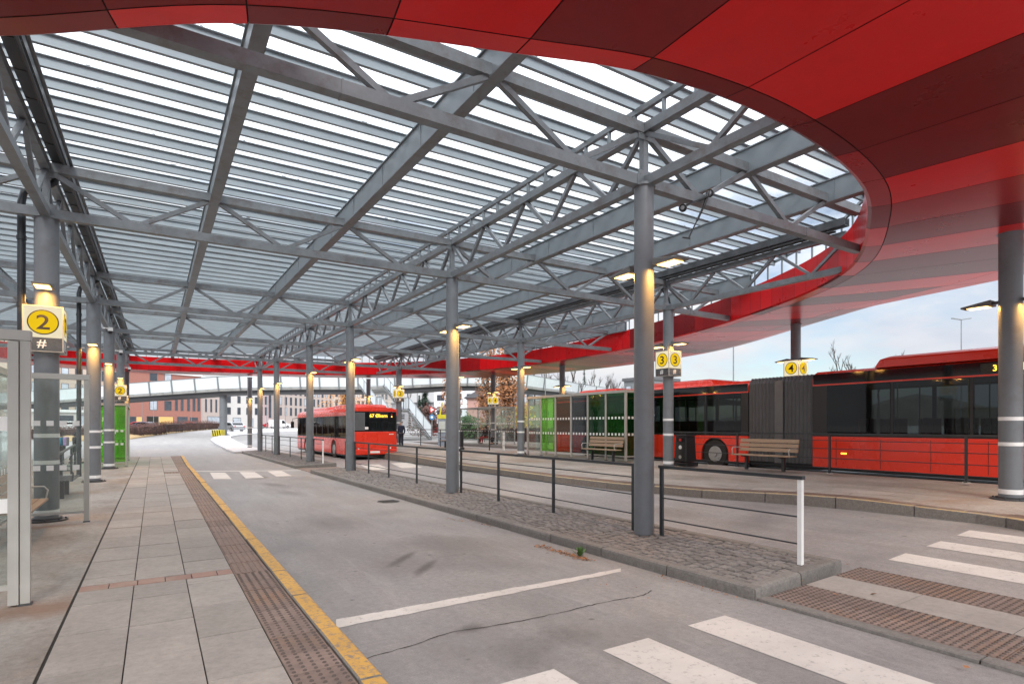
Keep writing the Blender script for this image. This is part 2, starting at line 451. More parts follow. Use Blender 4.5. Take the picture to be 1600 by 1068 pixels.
c = mix(n, 1.0, c, ramp(n, t2.outputs[0], [(.3, (.8,) * 3), (.7, (1.2,) * 3)]), 'MULTIPLY')
c = mix(n, 1.0, c, ramp(n, t5.outputs[0], [(.30, (.70,) * 3), (.5, (1.0,) * 3), (.72, (1.25,) * 3)]), 'MULTIPLY')
c = spot(n, c, [(-.9, 7.0, .8, .35, 0, .7), (-1.5, 12.6, .9, .25, 0, .7)], (.17, .085, .045))
n.links.new(c, b.inputs['Base Color']); b.inputs['Roughness'].default_value = .8; bump(n, b, t2.outputs[0], .005, .5)
M_pavc = m
struct('pavement_concrete', mb, M_pavc)
# slabs: three columns of grey flags, a red brick course, rusty strip of tactile tiles
mb = MB(); mr = MB()
def slab(mb, x0, x1, y0, y1, z=PZ, t=.03, g=.008, ch=.0015, mi=0, jit=.003):
    """one flag with a small chamfer, following the pavement's skew"""
    zt = z + R.uniform(-jit, jit)
    def P(x, y, zz): return (x + TL * y, y, zz)
    x0 += g * .6; x1 -= g * .6; y0 += g * 1.15; y1 -= g * 1.15
    V = [P(x0, y0, z - t), P(x1, y0, z - t), P(x1, y1, z - t), P(x0, y1, z - t), P(x0, y0, zt - ch), P(x1, y0, zt - ch), P(x1, y1, zt - ch), P(x0, y1, zt - ch),
         P(x0 + ch, y0 + ch, zt), P(x1 - ch, y0 + ch, zt), P(x1 - ch, y1 - ch, zt), P(x0 + ch, y1 - ch, zt)]
    F = [(0, 1, 5, 4), (1, 2, 6, 5), (2, 3, 7, 6), (3, 0, 4, 7), (4, 5, 9, 8), (5, 6, 10, 9), (6, 7, 11, 10), (7, 4, 8, 11), (8, 9, 10, 11)]
    mb.add(V, F, mi)
cols = [(-.675, -.185), (-.185, .305), (.305, .79)]
for (x0, x1), off in zip(cols, (0, -.03, .28)):
    y = 7.72
    slab(mb, x0, x1, y, y + .30 + off * 1.2 + .05); y += .35 + off * 1.2
    while y < 38:
        if y < 23.6 or y > 25.0 or x0 < 0: slab(mb, x0, x1, y, min(y + .93, 38.1))
        y += .93
    y = 7.48
    slab(mb, x0, x1, 6.92 + off, 7.48)
    y = 6.92 + off
    while y > -3:
        slab(mb, x0, x1, y - .93, y); y -= .93
struct('pavement_slab', mb, M_slab)
mb = MB()
x = -.675
while x < .78:
    slab(mb, x, min(x + .26, .79), 7.48, 7.72); x += .26
struct('pavement_brick_course', mb, mat('brick_course', (.27, .165, .13), .7, 0, .15, 6, island=.15, dirt=((.3, .25, .2), 3)))
def domes(mb, cx, cy, z, r=.0125, h=.006, mi=0):
    V = []
    for k in range(6):
        a = PI / 3 * k; V.append((cx + r * math.cos(a), cy + r * math.sin(a), z))
    for k in range(6):
        a = PI / 3 * k; V.append((cx + r * .6 * math.cos(a), cy + r * .6 * math.sin(a), z + h))
    mb.add(V, [(k, (k + 1) % 6, 6 + (k + 1) % 6, 6 + k) for k in range(6)] + [tuple(range(6, 12))], mi)
mb = MB()
y = 7.40; k = 0
while y > -3:                                # blister tiles near the camera
    slab(mb, .79, 1.165, y - .40, y)
    for i in range(5):
        for j in range(6):
            xx = .79 + .375 * (i + .5) / 5; yy = y - .40 + .40 * (j + .5) / 6
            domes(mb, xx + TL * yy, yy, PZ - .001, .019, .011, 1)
    y -= .40
y = 7.40
while y < 38:                                # ribbed tiles beyond
    y1 = min(y + .62, 38.1)
    slab(mb, .79, 1.165 + (.10 * sm(28, 40, y)), y, y1, z=PZ - .004)
    for i in range(6):
        xx = .79 + .375 * (i + .5) / 6
        a, b_ = y + .02, y1 - .02
        mb.add([(xx - .016 + TL * a, a, PZ - .005), (xx + .016 + TL * a, a, PZ - .005), (xx + .016 + TL * b_, b_, PZ - .005), (xx - .016 + TL * b_, b_, PZ - .005),
                (xx - .009 + TL * a, a, PZ + .003), (xx + .009 + TL * a, a, PZ + .003), (xx + .009 + TL * b_, b_, PZ + .003), (xx - .009 + TL * b_, b_, PZ + .003)],
               [(4, 5, 6, 7), (0, 3, 7, 4), (1, 5, 6, 2), (0, 4, 5, 1), (3, 2, 6, 7)])
    y = y1
for i in range(5):                           # second field by the far crossing
    for j in range(3):
        slab(mb, .305 + .1 * i, .405 + .1 * i, 23.6 + .45 * j, 24.05 + .45 * j)
M_dome = mat('tactile_dome_shaded', (.10, .075, .065), .8, 0, .2, 8)  # darker than the tiles: the small shadows of the domes put into their colour
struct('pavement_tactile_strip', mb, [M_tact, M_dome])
# kerbs ------------------------------------------------------------------
def kerb_run(mb, path, z0f, z1f, w, L=1.2, side=1, r=.02, mi=0, mtop=None, gap=.009):
    """kerb stones along a plan path [(x,y)], of width w to the given side"""
    P = [Vector((*p, 0)) for p in path]
    seg = [(P[i + 1] - P[i]).length for i in range(len(P) - 1)]; T = sum(seg)
    n = max(1, round(T / L))
    def pt(s):
        s = max(0, min(T, s))
        for i, l in enumerate(seg):
            if s <= l or i == len(seg) - 1:
                t = s / l if l else 0; d = (P[i + 1] - P[i]).normalized()
                return P[i] + (P[i + 1] - P[i]) * t, Vector((d.y, -d.x, 0)) * side
            s -= l
    for k in range(n):
        s0, s1 = T * k / n + gap, T * (k + 1) / n - gap
        jz = R.uniform(-.004, .004); js = R.uniform(-.006, .006)
        sub = 3; rows = []
        for i in range(sub + 1):
            p, nn = pt(s0 + (s1 - s0) * i / sub)
            zb, zt = z0f(p.x, p.y), z1f(p.x, p.y) + jz
            q = [(0, zb), (0.004, zt - r * 1.2), (r * .35, zt - r * .35), (r * 1.2, zt), (w - r * .6, zt), (w, zt - r * .5), (w, zb)]
            rows.append([(p.x + nn.x * (a + js), p.y + nn.y * (a + js), z) for a, z in q])
        V = [v for rw in rows for v in rw]; m_ = 7
        F = []; MI = []
        for i in range(sub):
            for j in range(m_ - 1):
                F.append((i * m_ + j, i * m_ + j + 1, (i + 1) * m_ + j + 1, (i + 1) * m_ + j)); MI.append(mtop if (mtop is not None and j in (2, 3)) else mi)
        F += [tuple(range(m_))[::-1], tuple(sub * m_ + j for j in range(m_))]; MI += [mi, mi]
        o = len(mb.v); mb.v += V
        for f_, q_ in zip(F, MI): mb.f.append(tuple(i + o for i in f_)); mb.m.append(q_); mb.sm.append(False)
mb = MB()
kp = [(KX(y) + .175, y) for y in (-3, 2, 5, 8, 12, 16, 20, 24, 28, 32, 36, 38.2)]
kerb_run(mb, kp, lambda x, y: -.05, lambda x, y: PZ + .004, .165, 1.15, side=-1, mtop=1)
struct('kerb_left_platform', mb, [M_granite, M_yel])
# ================================================================ ISLANDS
def IZ(x, y): return .13 + .03 * (x - 5.8)
def island(nm, y0, y1, xl0, xl1, near_sett):
    xr = 7.35
    inner = [(xl0 + .17, y0 + .17), (xr - .17, y0 + .2), (xr - .17, y1 - .2), (xl1 + .17, y1 - .17)]
    mb = MB(); mb.prism(inner, -.04, 0, ztop=lambda x, y: IZ(x, y) - (.04 if near_sett else .002)); struct(nm + '_bed', mb, M_joint if near_sett else M_settfar)
    mb = MB()
    zt = lambda x, y: IZ(x, y) + .012
    zb = lambda x, y: gz(x, y) - .06
    kerb_run(mb, [(xl0, y0 + .02), (xl1, y1)], zb, zt, .165, 1.25, side=1, r=.035)
    kerb_run(mb, [(xr, y1), (xr, y0 + .1)], zb, zt, .165, 1.25, side=1, r=.035)
    kerb_run(mb, [(xr - .02, y0 + .12), (xl0 + .02, y0)], zb, zt, .165, 1.0, side=1, r=.035)
    kerb_run(mb, [(xl1, y1 + .01), (xr, y1 + .01)], zb, zt, .165, 1.0, side=1, r=.03)
    struct(nm + '_kerb', mb, M_granite)
    return xr
m, n, b, o = nt('setts_distant')
br = n.nodes.new('ShaderNodeTexVoronoi'); br.inputs['Scale'].default_value = 9; br.feature = 'F1'
tc = n.nodes.new('ShaderNodeTexCoord'); n.links.new(tc.outputs['Object'], br.inputs['Vector'])
c = ramp(n, br.outputs['Color'], [(0, (.10, .092, .088)), (1, (.25, .23, .215))])
c = mix(n, ramp(n, br.outputs['Distance'], [(.35, (0, 0, 0)), (.62, (1, 1, 1))]), c, (.05, .045, .042))
n.links.new(c, b.inputs['Base Color']); b.inputs['Roughness'].default_value = .75; bump(n, b, br.outputs['Distance'], -.01, .6)
M_settfar = m
island('island_near', 3.80, 23.3, 5.45, 5.52, True)
island('island_far', 26.1, 43.0, 5.55, 5.6, False)
# setts laid in wavering courses across the near island
mb = MB()
y = 3.99; row = 0
while y < 23.1:
    big = y > 14
    dy = (.135 if not big else .17) * R.uniform(.93, 1.07)
    x = 5.65 + R.uniform(-.05, 0)
    while x < 7.17:
        dx = (.14 if not big else .18) * R.uniform(.72, 1.3)
        x1 = min(x + dx, 7.19)
        if x1 - x > .035:
            g = .012; a = max(x, 5.63) + g; b_ = x1 - g; wv = .02 * math.sin(x * 4 + row * .35) + .012 * math.sin(x * 11 + row)
            c0 = y + g + wv + R.uniform(-.003, .003); c1 = y + dy - g + wv + R.uniform(-.003, .003)
            z = IZ(x, y) + R.uniform(-.006, .005); ch = .011; e = [R.uniform(-.004, .004) for _ in range(8)]; tl = [R.uniform(-.003, .003) for _ in range(4)]
            V = [(a, c0, z - .045), (b_, c0, z - .045), (b_, c1, z - .045), (a, c1, z - .045),
                 (a, c0, z - ch), (b_, c0, z - ch), (b_, c1, z - ch), (a, c1, z - ch),
                 (a + ch + e[0], c0 + ch + e[1], z + tl[0]), (b_ - ch + e[2], c0 + ch + e[3], z + tl[1]), (b_ - ch + e[4], c1 - ch + e[5], z + tl[2]), (a + ch + e[6], c1 - ch + e[7], z + tl[3])]
            mb.add(V, [(0, 1, 5, 4), (1, 2, 6, 5), (2, 3, 7, 6), (3, 0, 4, 7), (4, 5, 9, 8), (5, 6, 10, 9), (6, 7, 11, 10), (7, 4, 8, 11), (8, 9, 10, 11)])
        x = x1
    y += dy; row += 1
struct('island_near_setts', mb, M_sett)
# the flush crossing strip at the near end of the island
def CZ(x, y): return .028 + .035 * (x - 5.5)
mb = MB(); mb.prism([(5.62, -2), (7.55, -2), (7.55, 3.79), (5.62, 3.79)], -.05, 0, ztop=lambda x, y: CZ(x, y) - .012)
struct('crossing_bed', mb, M_joint)
mb = MB()
kerb_run(mb, [(5.47, -2), (5.47, 3.79)], lambda x, y: -.06, lambda x, y: CZ(x, y) + .012, .16, 1.7, side=1, r=.02)
struct('crossing_kerb', mb, M_granite)
def tile(mb, x0, x1, y0, y1, g=.005):
    j = R.uniform(-.0015, .0015)
    q = [(x0 + g, y0 + g), (x1 - g, y0 + g), (x1 - g, y1 - g), (x0 + g, y1 - g)]
    mb.add([(x, y, CZ(x, y) - .03) for x, y in q] + [(x, y, CZ(x, y) + j) for x, y in q], [(0, 1, 5, 4), (1, 2, 6, 5), (2, 3, 7, 6), (3, 0, 4, 7), (4, 5, 6, 7)])
mt = MB(); ms = MB()
for x0, x1 in ((5.635, 5.98), (5.98, 6.32), (6.92, 7.50)):
    y = 3.77; s = .62 if x0 > 6.5 else .5
    y += 0 if x0 != 5.98 else .0
    while y > -2:
        tile(mt, x0, x1, y - s, y)
        nx = 6 if x1 - x0 < .4 else 9; ny = 8 if s == .5 else 10
        for i in range(nx):
            for j in range(ny):
                xx = x0 + (x1 - x0) * (i + .5) / nx; yy = y - s + s * (j + .5) / ny
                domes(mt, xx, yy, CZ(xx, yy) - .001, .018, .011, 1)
        y -= s
y = 3.77
while y > -2:
    tile(ms, 6.32, 6.92, y - .93, y); y -= .93
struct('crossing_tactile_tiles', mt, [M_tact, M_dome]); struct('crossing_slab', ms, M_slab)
# far crossing through the islands
mb = MB(); mb.prism([(5.6, 23.35), (7.3, 23.35), (7.3, 26.05), (5.6, 26.05)], -.04, .02)
struct('crossing_far_bed', mb, M_tact)
# ================================================================ RIGHT PLATFORM
def PR(x, y): return .36 + .035 * (x - 10.4) if x > 9 else .31
kb = [hit(1700, 846), hit(1550, 820), hit(1320, 795), hit(1240, 788), hit(1100, 778), hit(960, 765), hit(840, 750), hit(720, 735), hit(640, 723), hit(590, 715)]
kb = [(kb[0][0], -3)] + kb + [(kb[-1][0] + .3, 52)]
def PRz(x, y):
    low = sm(6.5, 3.5, y) * .06
    return PR(x, y) - low
mb = MB()
mb.prism([(x + .14, y) for x, y in kb] + [(16.35, 52), (16.35, -3)], .0, 0, ztop=lambda x, y: PRz(x, y))
struct('platform_right', mb, M_pavc)
mb = MB()
kerb_run(mb, kb, lambda x, y: gz(x, y) - .05, lambda x, y: PRz(x, y) + .012, .15, 1.35, side=1, r=.02, mtop=1)
struct('platform_right_kerb', mb, [M_granite, worn(0, 'kerb_yellow_faded', (.46, .33, .14), (.26, .235, .20), .46)])
mb = MB(); mt = MB()
def along(off0, off1, s0, s1):
    P = [Vector((*p, 0)) for p in kb]; res = []
    for s in (s0, s1):
        q = s
        for i in range(len(P) - 1):
            l = (P[i + 1] - P[i]).length
            if q <= l or i == len(P) - 2:
                d = (P[i + 1] - P[i]).normalized(); nn = Vector((d.y, -d.x, 0)); p = P[i] + d * q; res.append((p + nn * off0, p + nn * off1)); break
            q -= l
    (a, b_), (d, c) = res
    return a, b_, c, d
def drape(mb, q, dz):
    mb.add([(p.x, p.y, PRz(p.x, p.y) + dz) for p in q], [(0, 1, 2, 3)])
s = 1.0
while s < 36:
    a, b_, c, d = along(.165, .5, s + .006, s + .40 - .006); drape(mt, (a, b_, c, d), .005)
    for i in range(4):
        q = along(.19 + .08 * i, .225 + .08 * i, s + .02, s + .38); drape(mt, q, .009)
    s += .40
for k, (o0, o1) in enumerate(((.51, 1.0), (1.01, 1.5))):
    s = 1.0 + .45 * k
    while s < 36:
        q = along(o0, o1, s + .008, s + .93 - .008); drape(mb, q, .005); s += .93
struct('platform_right_slab', mb, M_slab); struct('platform_right_tactile', mt, M_tact)
# outer platform beyond the bus lane, bank and verge
mb = MB()
mb.prism([(20.3, 12), (27, 12), (27, 52), (19.2, 52), (19.6, 40), (20.2, 30)], .1, .50)
struct('platform_outer', mb, M_pavc)
mb = MB(); kerb_run(mb, [(20.28, 12), (20.18, 30), (19.58, 40), (19.18, 52)], lambda x, y: .2, lambda x, y: .515, .14, 1.4, side=1)
struct('platform_outer_kerb', mb, M_granite)
# pale splitter island at the far end and the pavement behind it
M_pale = mat('pale_concrete_paving', (.52, .52, .53), .8, 0, .08, 1)
def pixpoly(pix, dz): return [hit(a, b_, dz) for a, b_ in pix]
def draped_prism(nm, pix, dz, m_):
    P = pixpoly(pix, dz); n_ = len(P); mb = MB(); st = .3
    def ins(x, y):
        c = False
        for i in range(n_):
            (xa, ya), (xb, yb) = P[i], P[i - 1]
            if (ya > y) != (yb > y) and x < (xb - xa) * (y - ya) / (yb - ya) + xa: c = not c
        return c
    x0, x1, y0, y1 = min(p[0] for p in P), max(p[0] for p in P), min(p[1] for p in P), max(p[1] for p in P)
    st = max(st, (y1 - y0) / 160)
    ny = int((y1 - y0) / st) + 1; prev = None; V = []; F = []
    for j in range(ny + 1):
        y = y0 + 1e-3 + (y1 - y0 - 2e-3) * j / ny
        X = sorted(P[i][0] + (y - P[i][1]) / (P[i - 1][1] - P[i][1]) * (P[i - 1][0] - P[i][0]) for i in range(n_) if (P[i][1] > y) != (P[i - 1][1] > y))
        cur = []
        for a, b_ in zip(X[::2], X[1::2]):
            r_ = []
            for k in range(9):
                x = a + (b_ - a) * k / 8; r_.append(len(V)); V.append((x, y, gz(x, y) + dz))
            r_ = [len(V)] + r_ + [len(V) + 1]; V += [(a, y, gz(a, y) - .05), (b_, y, gz(b_, y) - .05)]
            cur.append(r_)
        if prev and len(prev) == len(cur):
            for p_, c_ in zip(prev, cur):
                for k in range(10): F.append((p_[k], p_[k + 1], c_[k + 1], c_[k]))
        prev = cur
    mb.add(V, F); return struct(nm, mb, m_)
draped_prism('splitter_island', [(333, 683), (329, 686), (338, 693), (352, 700), (366, 705.5), (385, 704.5), (402, 702), (405, 700), (384, 695), (370, 689), (360, 683.5), (362, 680), (345, 680)], .13, M_pale)
draped_prism('far_pavement', [(362, 681), (372, 679.2), (400, 676.5), (440, 674), (500, 672), (620, 670.5), (620, 668.8), (500, 669), (420, 669.5), (362, 671), (350, 674.5)], .12, M_pale)
# ================================================================ CANOPY PLAN
CX, CY = 5.0, 28.0
edge = [(-1.14, 7.3), (.84, 5.84), (3.1, 4.9), (4.4, 4.45), (6.35, 4.26), (9.2, 4.65), (11.1, 5.45), (14.4, 7.7), (17.4, 12.9), (19.2, 18.5), (20, 24.9), (19.2, 33), (16.2, 39.1),
        (12, 42.5), (6.7, 44.2), (2.5, 45.3), (-.8, 45.4), (-6.4, 41.5), (-11, 34), (-13, 25), (-11, 16.5), (-6.5, 10.8), (-3.6, 8.8)]
pol = sorted((math.atan2(y - CY, x - CX), math.hypot(x - CX, y - CY)) for x, y in edge)
def rin(a):
    while a < pol[0][0]: a += 2 * PI
    while a >= pol[0][0] + 2 * PI: a -= 2 * PI
    n_ = len(pol); k = max(i for i in range(n_) if pol[i][0] <= a)
    def g(i):
        q, w = divmod(i, n_); return (pol[w][0] + 2 * PI * q, pol[w][1])
    (a0, r0), (a1, r1), (a2, r2), (a3, r3) = g(k - 1), g(k), g(k + 1), g(k + 2)
    h = a2 - a1; t = (a - a1) / h
    m1 = (r2 - r0) / (a2 - a0) * h; m2 = (r3 - r1) / (a3 - a1) * h
    return (2 * t**3 - 3 * t**2 + 1) * r1 + (t**3 - 2 * t**2 + t) * m1 + (-2 * t**3 + 3 * t**2) * r2 + (t**3 - t**2) * m2
def inside(x, y, e=0): return math.hypot(x - CX, y - CY) < rin(math.atan2(y - CY, x - CX)) + e
def wid(a):
    x, y = CX + rin(a) * math.cos(a), CY + rin(a) * math.sin(a)
    w = 5.4 + 1.2 * sm(12, 2, y) * sm(12, 4, x)
    # narrower where the deck stands close to the lanes
    if x > 15: w = 4.1 + 1.9 * sm(13, 24, y) + 2.1 * sm(12.5, 8.5, y)
    elif x > 9 and y < 12: w = 5.4 + .8 * sm(9, 15, x)
    if y > 36: w = w + (3.1 - w) * sm(36, 42, y)
    return w
def span(y, xa=-16, xb=24, e=-.05):
    ins = [x for x in lin(xa, xb, 400) if inside(x, y, e)]
    return (ins[0], ins[-1]) if ins else None
def spany(x, e=-.05):
    ins = [y for y in lin(2, 48, 460) if inside(x, y, e)]
    return (ins[0], ins[-1]) if ins else None
ZB, ZT, ZP, ZG = 5.57, 6.40, 6.88, 7.04       # chord undersides, purlin underside, glass
YT = [6.6, 13.3, 21.9, 28.2, 36.2, 41.9]
def XL(y): return -1.75 + .022 * y
def XROW(k, y):
    """k = 0 left row, 1 island row, 2 right row; fractions for the girders between"""
    a = XL(y)
    if k <= 1: return a + (6.65 - a) * k
    return 6.65 + (14.4 - 6.65) * (k - 1)
rowname = {0: 'over the left platform columns', 1: 'over the island columns', 2: 'over the right platform columns'}
# -------- trusses across the lanes
for i, y in enumerate(YT):
    s = span(y)
    x0, x1 = s
    t = thing('roof_truss', f'grey steel roof truss crossing the lanes, {ORD[i]} from the front', 'truss', (6.65, y, ZB), group='roof trusses across the lanes')
    MB().beam((x0 - .45, y, ZB + .08), (x1 + .05, y, ZB + .08), .15, .16).build('bottom_chord', M_truss, t)
    MB().beam((x0 - .1, y, ZT + .08), (x1 + .1, y, ZT + .08), .15, .16).build('top_chord', M_truss, t)
    nodes = []
    ks = [-1 + j / 3 for j in range(0, 14)]
    tops = [XROW(k, y) for k in ks]
    bots = [(a + b_) / 2 for a, b_ in zip(tops, tops[1:])]
    for a, b_, m_ in zip(tops, tops[1:], bots):
        for q, sg in ((a, -.09), (b_, .09)):
            if x0 < q < x1 and x0 < m_ < x1:
                qq = q + (.08 if sg < 0 else -.08)
                MB().beam((qq, y, ZT + .01), (m_ + sg, y, ZB + .15), .08, .08, up=(0, 1, 0)).build('diagonal', M_truss, t)
    for q in (XROW(0, y), 6.65, 14.4):
        if x0 < q < x1:
            MB().beam((q, y, ZB + .16), (q, y, ZT), .1, .1, up=(0, 1, 0)).build('post', M_truss, t)
            for zz in (ZB + .17, ZT - .02):
                b_ = MB(); b_.box((q, y - .055, zz), (.34, .012, .16)); b_.box((q, y - .064, zz), (.02, .01, .02)); b_.box((q - .12, y - .064, zz), (.02, .01, .02)); b_.box((q + .12, y - .064, zz), (.02, .01, .02)); b_.build('gusset_plate', M_truss, t)
    for q in lin(x0 + 2, x1 - 2, 2):
        MB().b2(q - .012, q + .012, y - .082, y + .082, ZB - .006, ZB + .166).build('splice', M_truss, t)
# -------- trusses along the three column rows, with the raised ladder rail over the island row
for k in (0, 1, 2):
    xm = XROW(k, 20)
    y0, y1 = spany(XROW(k, 10)); y1 = spany(XROW(k, 40))[1]
    t = thing('row_truss', f'long grey lattice girder running lengthwise {rowname[k]}', 'truss', (xm, 20, ZB), group='lattice girders along the column rows')
    X = lambda yy: XROW(k, yy)
    y0 -= .35; y1 += .15
    nodes = [y0] + [q for q in YT if y0 < q < y1] + [y1]
    for nm, z in (('bottom_chord', ZB + .081), ('top_chord', ZT + .081)):
        b_ = MB()
        for a, c in zip(nodes, nodes[1:]):
            b_.beam((X(a), a + .079, z), (X(c), c - .079, z), .14, .14)
        b_.build(nm, M_truss, t)
    for a, c in zip(nodes, nodes[1:]):
        L = c - a
        if L < 1.2: continue
        nn = max(1, round(L / 1.75)); st = L / nn
        for j in range(nn):
            ya, yb = a + j * st, a + (j + 1) * st; ym = (ya + yb) / 2
            for p, q in ((ya + .06, ym - .05), (yb - .06, ym + .05)):
                MB().beam((X(p), p, ZT + .01), (X(q), q, ZB + .15), .07, .07, up=(1, 0, 0)).build('diagonal', M_truss, t)
    if k == 1:
        MB().beam((X(y0), y0, ZP - .05), (X(y1), y1, ZP - .05), .07, .09).build('ladder_rail', M_truss, t)
        yy = y0 + .3
        while yy < y1: MB().beam((X(yy), yy, ZT + .15), (X(yy), yy, ZP - .09), .05, .05, up=(0, 1, 0)).build('ladder_post', M_girder, t); yy += .61
    else:
        g_ = thing('roof_gutter', f'dark metal rain gutter under the glass {rowname[k]}', 'gutter', (xm, 20, ZT + .25), group='rain gutters')
        sx = .18 if k == 0 else -.16
        b_ = MB()
        b_.add([], [])
        for dx, w, h, z in ((sx, .20, .025, ZT + .24), (sx - .10, .025, .18, ZT + .33), (sx + .10, .025, .18, ZT + .33)):
            b_.beam((X(y0) + dx, y0, z), (X(y1) + dx, y1, z), w, h)
        yy = y0 + .4
        while yy < y1: b_.beam((X(yy) + sx - .10, yy, ZT + .22), (X(yy) + sx + .10, yy, ZT + .22), .03, .012); yy += .8
        b_.build('trough', M_gutter, g_)
        for sgn in (-1, 1):
            MB().tube([(X(y0) + sx + .06 * sgn + (.14 if k == 0 else 0), y0 + .3, ZT + .18), (X(y1) + sx + .06 * sgn + (.14 if k == 0 else 0), y1 - .3, ZT + .18)], .028, 6).build('pipe', M_gutter, g_)
# -------- plate girders between the rows
gi = 0
for k in (-2 / 3, -1 / 3, 1 / 3, 2 / 3, 4 / 3, 5 / 3, 7 / 3, 8 / 3):
    s0 = spany(XROW(k, 20))
    if not s0: continue
    y0, y1 = s0
    for _ in range(3):
        a = spany(XROW(k, y0)); c = spany(XROW(k, y1))
        if a: y0 = a[0]
        if c: y1 = c[1]
    xm = XROW(k, 20)
    lab = {-2 / 3: 'second girder left of the left column row', -1 / 3: 'first girder left of the left column row', 1 / 3: 'girder over the slab pavement kerb', 2 / 3: 'girder over the empty near bus lane',
           4 / 3: 'girder over the lane right of the island', 5 / 3: 'girder over the right platform kerb', 7 / 3: 'girder outside the right column row', 8 / 3: 'outermost girder beside the red fascia'}[k]
    t = thing('roof_girder', 'grey welded plate ' + lab, 'girder', (xm, 20, ZT), group='plate girders under the glass roof')
    a, c = Vector((XROW(k, y0), y0 - .1, 0)), Vector((XROW(k, y1), y1 + .1, 0))
    z0 = ZT - .03
    for nm, dx, z, w, h, mm in (('bottom_flange', 0, z0 + .012, .19, .024, M_truss), ('web', -.05, z0 + .235, .014, .42, M_girder), ('web', .05, z0 + .236, .014, .42, M_girder), ('top_flange', 0, z0 + .456, .17, .02, M_girder)):
        MB().beam(a + Vector((dx, 0, z)), c + Vector((dx, 0, z)), w, h).build(nm, mm, t)
    b_ = MB(); yy = y0 + .5
    while yy < y1:
        xx = XROW(k, yy); b_.box((xx, yy, z0 + .235), (.135, .012, .40)); yy += 1.83
    b_.build('stiffeners', M_girder, t)
# -------- glass roof: purlins and panes
roof = thing('glass_roof', 'clear glazed roof on closely spaced grey purlins above the bus lanes', 'roof', (5, 25, ZP))
y = 4.95
while y < 45.2:
    s = span(y, e=.35)
    if s:
        b_ = MB(); z = ZP
        x0, x1 = s
        # a folded channel: web, bottom lip, top flange
        b_.b2(x0, x1, y - .004, y + .004, z, z + .145)
        b_.b2(x0, x1, y + .0045, y + .05, z - .004, z + .003)
        b_.b2(x0, x1, y - .05, y - .0045, z + .138, z + .147)
        for _ in range(7):
            if R.random() < .75:
                xx = R.uniform(x0, x1); b_.box((xx, y - .03, z + .157), (R.uniform(.03, .10), .02, .014), 1)
        b_.build('purlin', [M_purlin, M_gutter], roof)
    y += .605
N = 96
ring = [(CX + (rin(2 * PI * i / N) + .25) * math.cos(2 * PI * i / N), CY + (rin(2 * PI * i / N) + .25) * math.sin(2 * PI * i / N)) for i in range(N)]
mb = MB(); mb.prism(ring, ZG, ZG + .012); mb.build('pane', M_roofg, roof)
b_ = MB()
for i in range(N):
    p, q = ring[i], ring[(i + 1) % N]
    b_.beam((*p, ZG - .05), (*q, ZG - .05), .06, .07)
    for f_ in (0, .5):
        b_.b2(p[0] + (q[0] - p[0]) * f_ - .02, p[0] + (q[0] - p[0]) * f_ + .02, p[1] + (q[1] - p[1]) * f_ - .02, p[1] + (q[1] - p[1]) * f_ + .02, 6.40, ZG - .08)
b_.build('edge_frame', M_girder, roof)
# -------- the red ring
ring_t = thing('red_canopy', 'glossy ring canopy clad in bright red and maroon panels', 'canopy', (CX, CY, 5.5))
def P_(a, off, z): r = rin(a) + off; return (CX + r * math.cos(a), CY + r * math.sin(a), z)
prof_strip = [(0, 5.56), (.06, 5.525), (.34, 5.50)]
joints = []
def step(a, s):
    p0 = P_(a, 0, 0); da = 0
    while math.dist(P_(a + s * da, 0, 0)[:2], p0[:2]) < 1.235 and da < .12: da += .0005
    return a + s * da
a = -PI / 2 - .4
while P_(a, 0, 0)[0] < .83: a += .0005
for _ in range(5): a = step(a, -1)
A0 = a
while a < A0 + 2 * PI - .03:
    joints.append(a); a = step(a, 1); continue
joints.append(A0 + 2 * PI)
rr = random.Random(5)
def panel(mb, a0, a1, prof, mi, gap=.007, lift=0):
    n_ = 4; V = []; m_ = len(prof)
    r0 = rin(a0); g0 = gap / r0
    aa = [a0 + g0 + (a1 - a0 - 2 * g0) * i / n_ for i in range(n_ + 1)]
    for q in aa:
        for k_, (off, z) in enumerate(prof):
            V.append(P_(q, off if not callable(off) else off(q), z + lift))
    mb.add(V, [(i * m_ + j, i * m_ + j + 1, (i + 1) * m_ + j + 1, (i + 1) * m_ + j) for i in range(n_) for j in range(m_ - 1)], mi, False)
strip = MB(); soff = MB(); fas = MB()
seqS = []
for i, (a0, a1) in enumerate(zip(joints, joints[1:])):
    c1 = rr.choice([0, 0, 2, 1, 1]); c2 = rr.choice([0, 0, 1, 2, 0]); seqS.append((c1, c2))
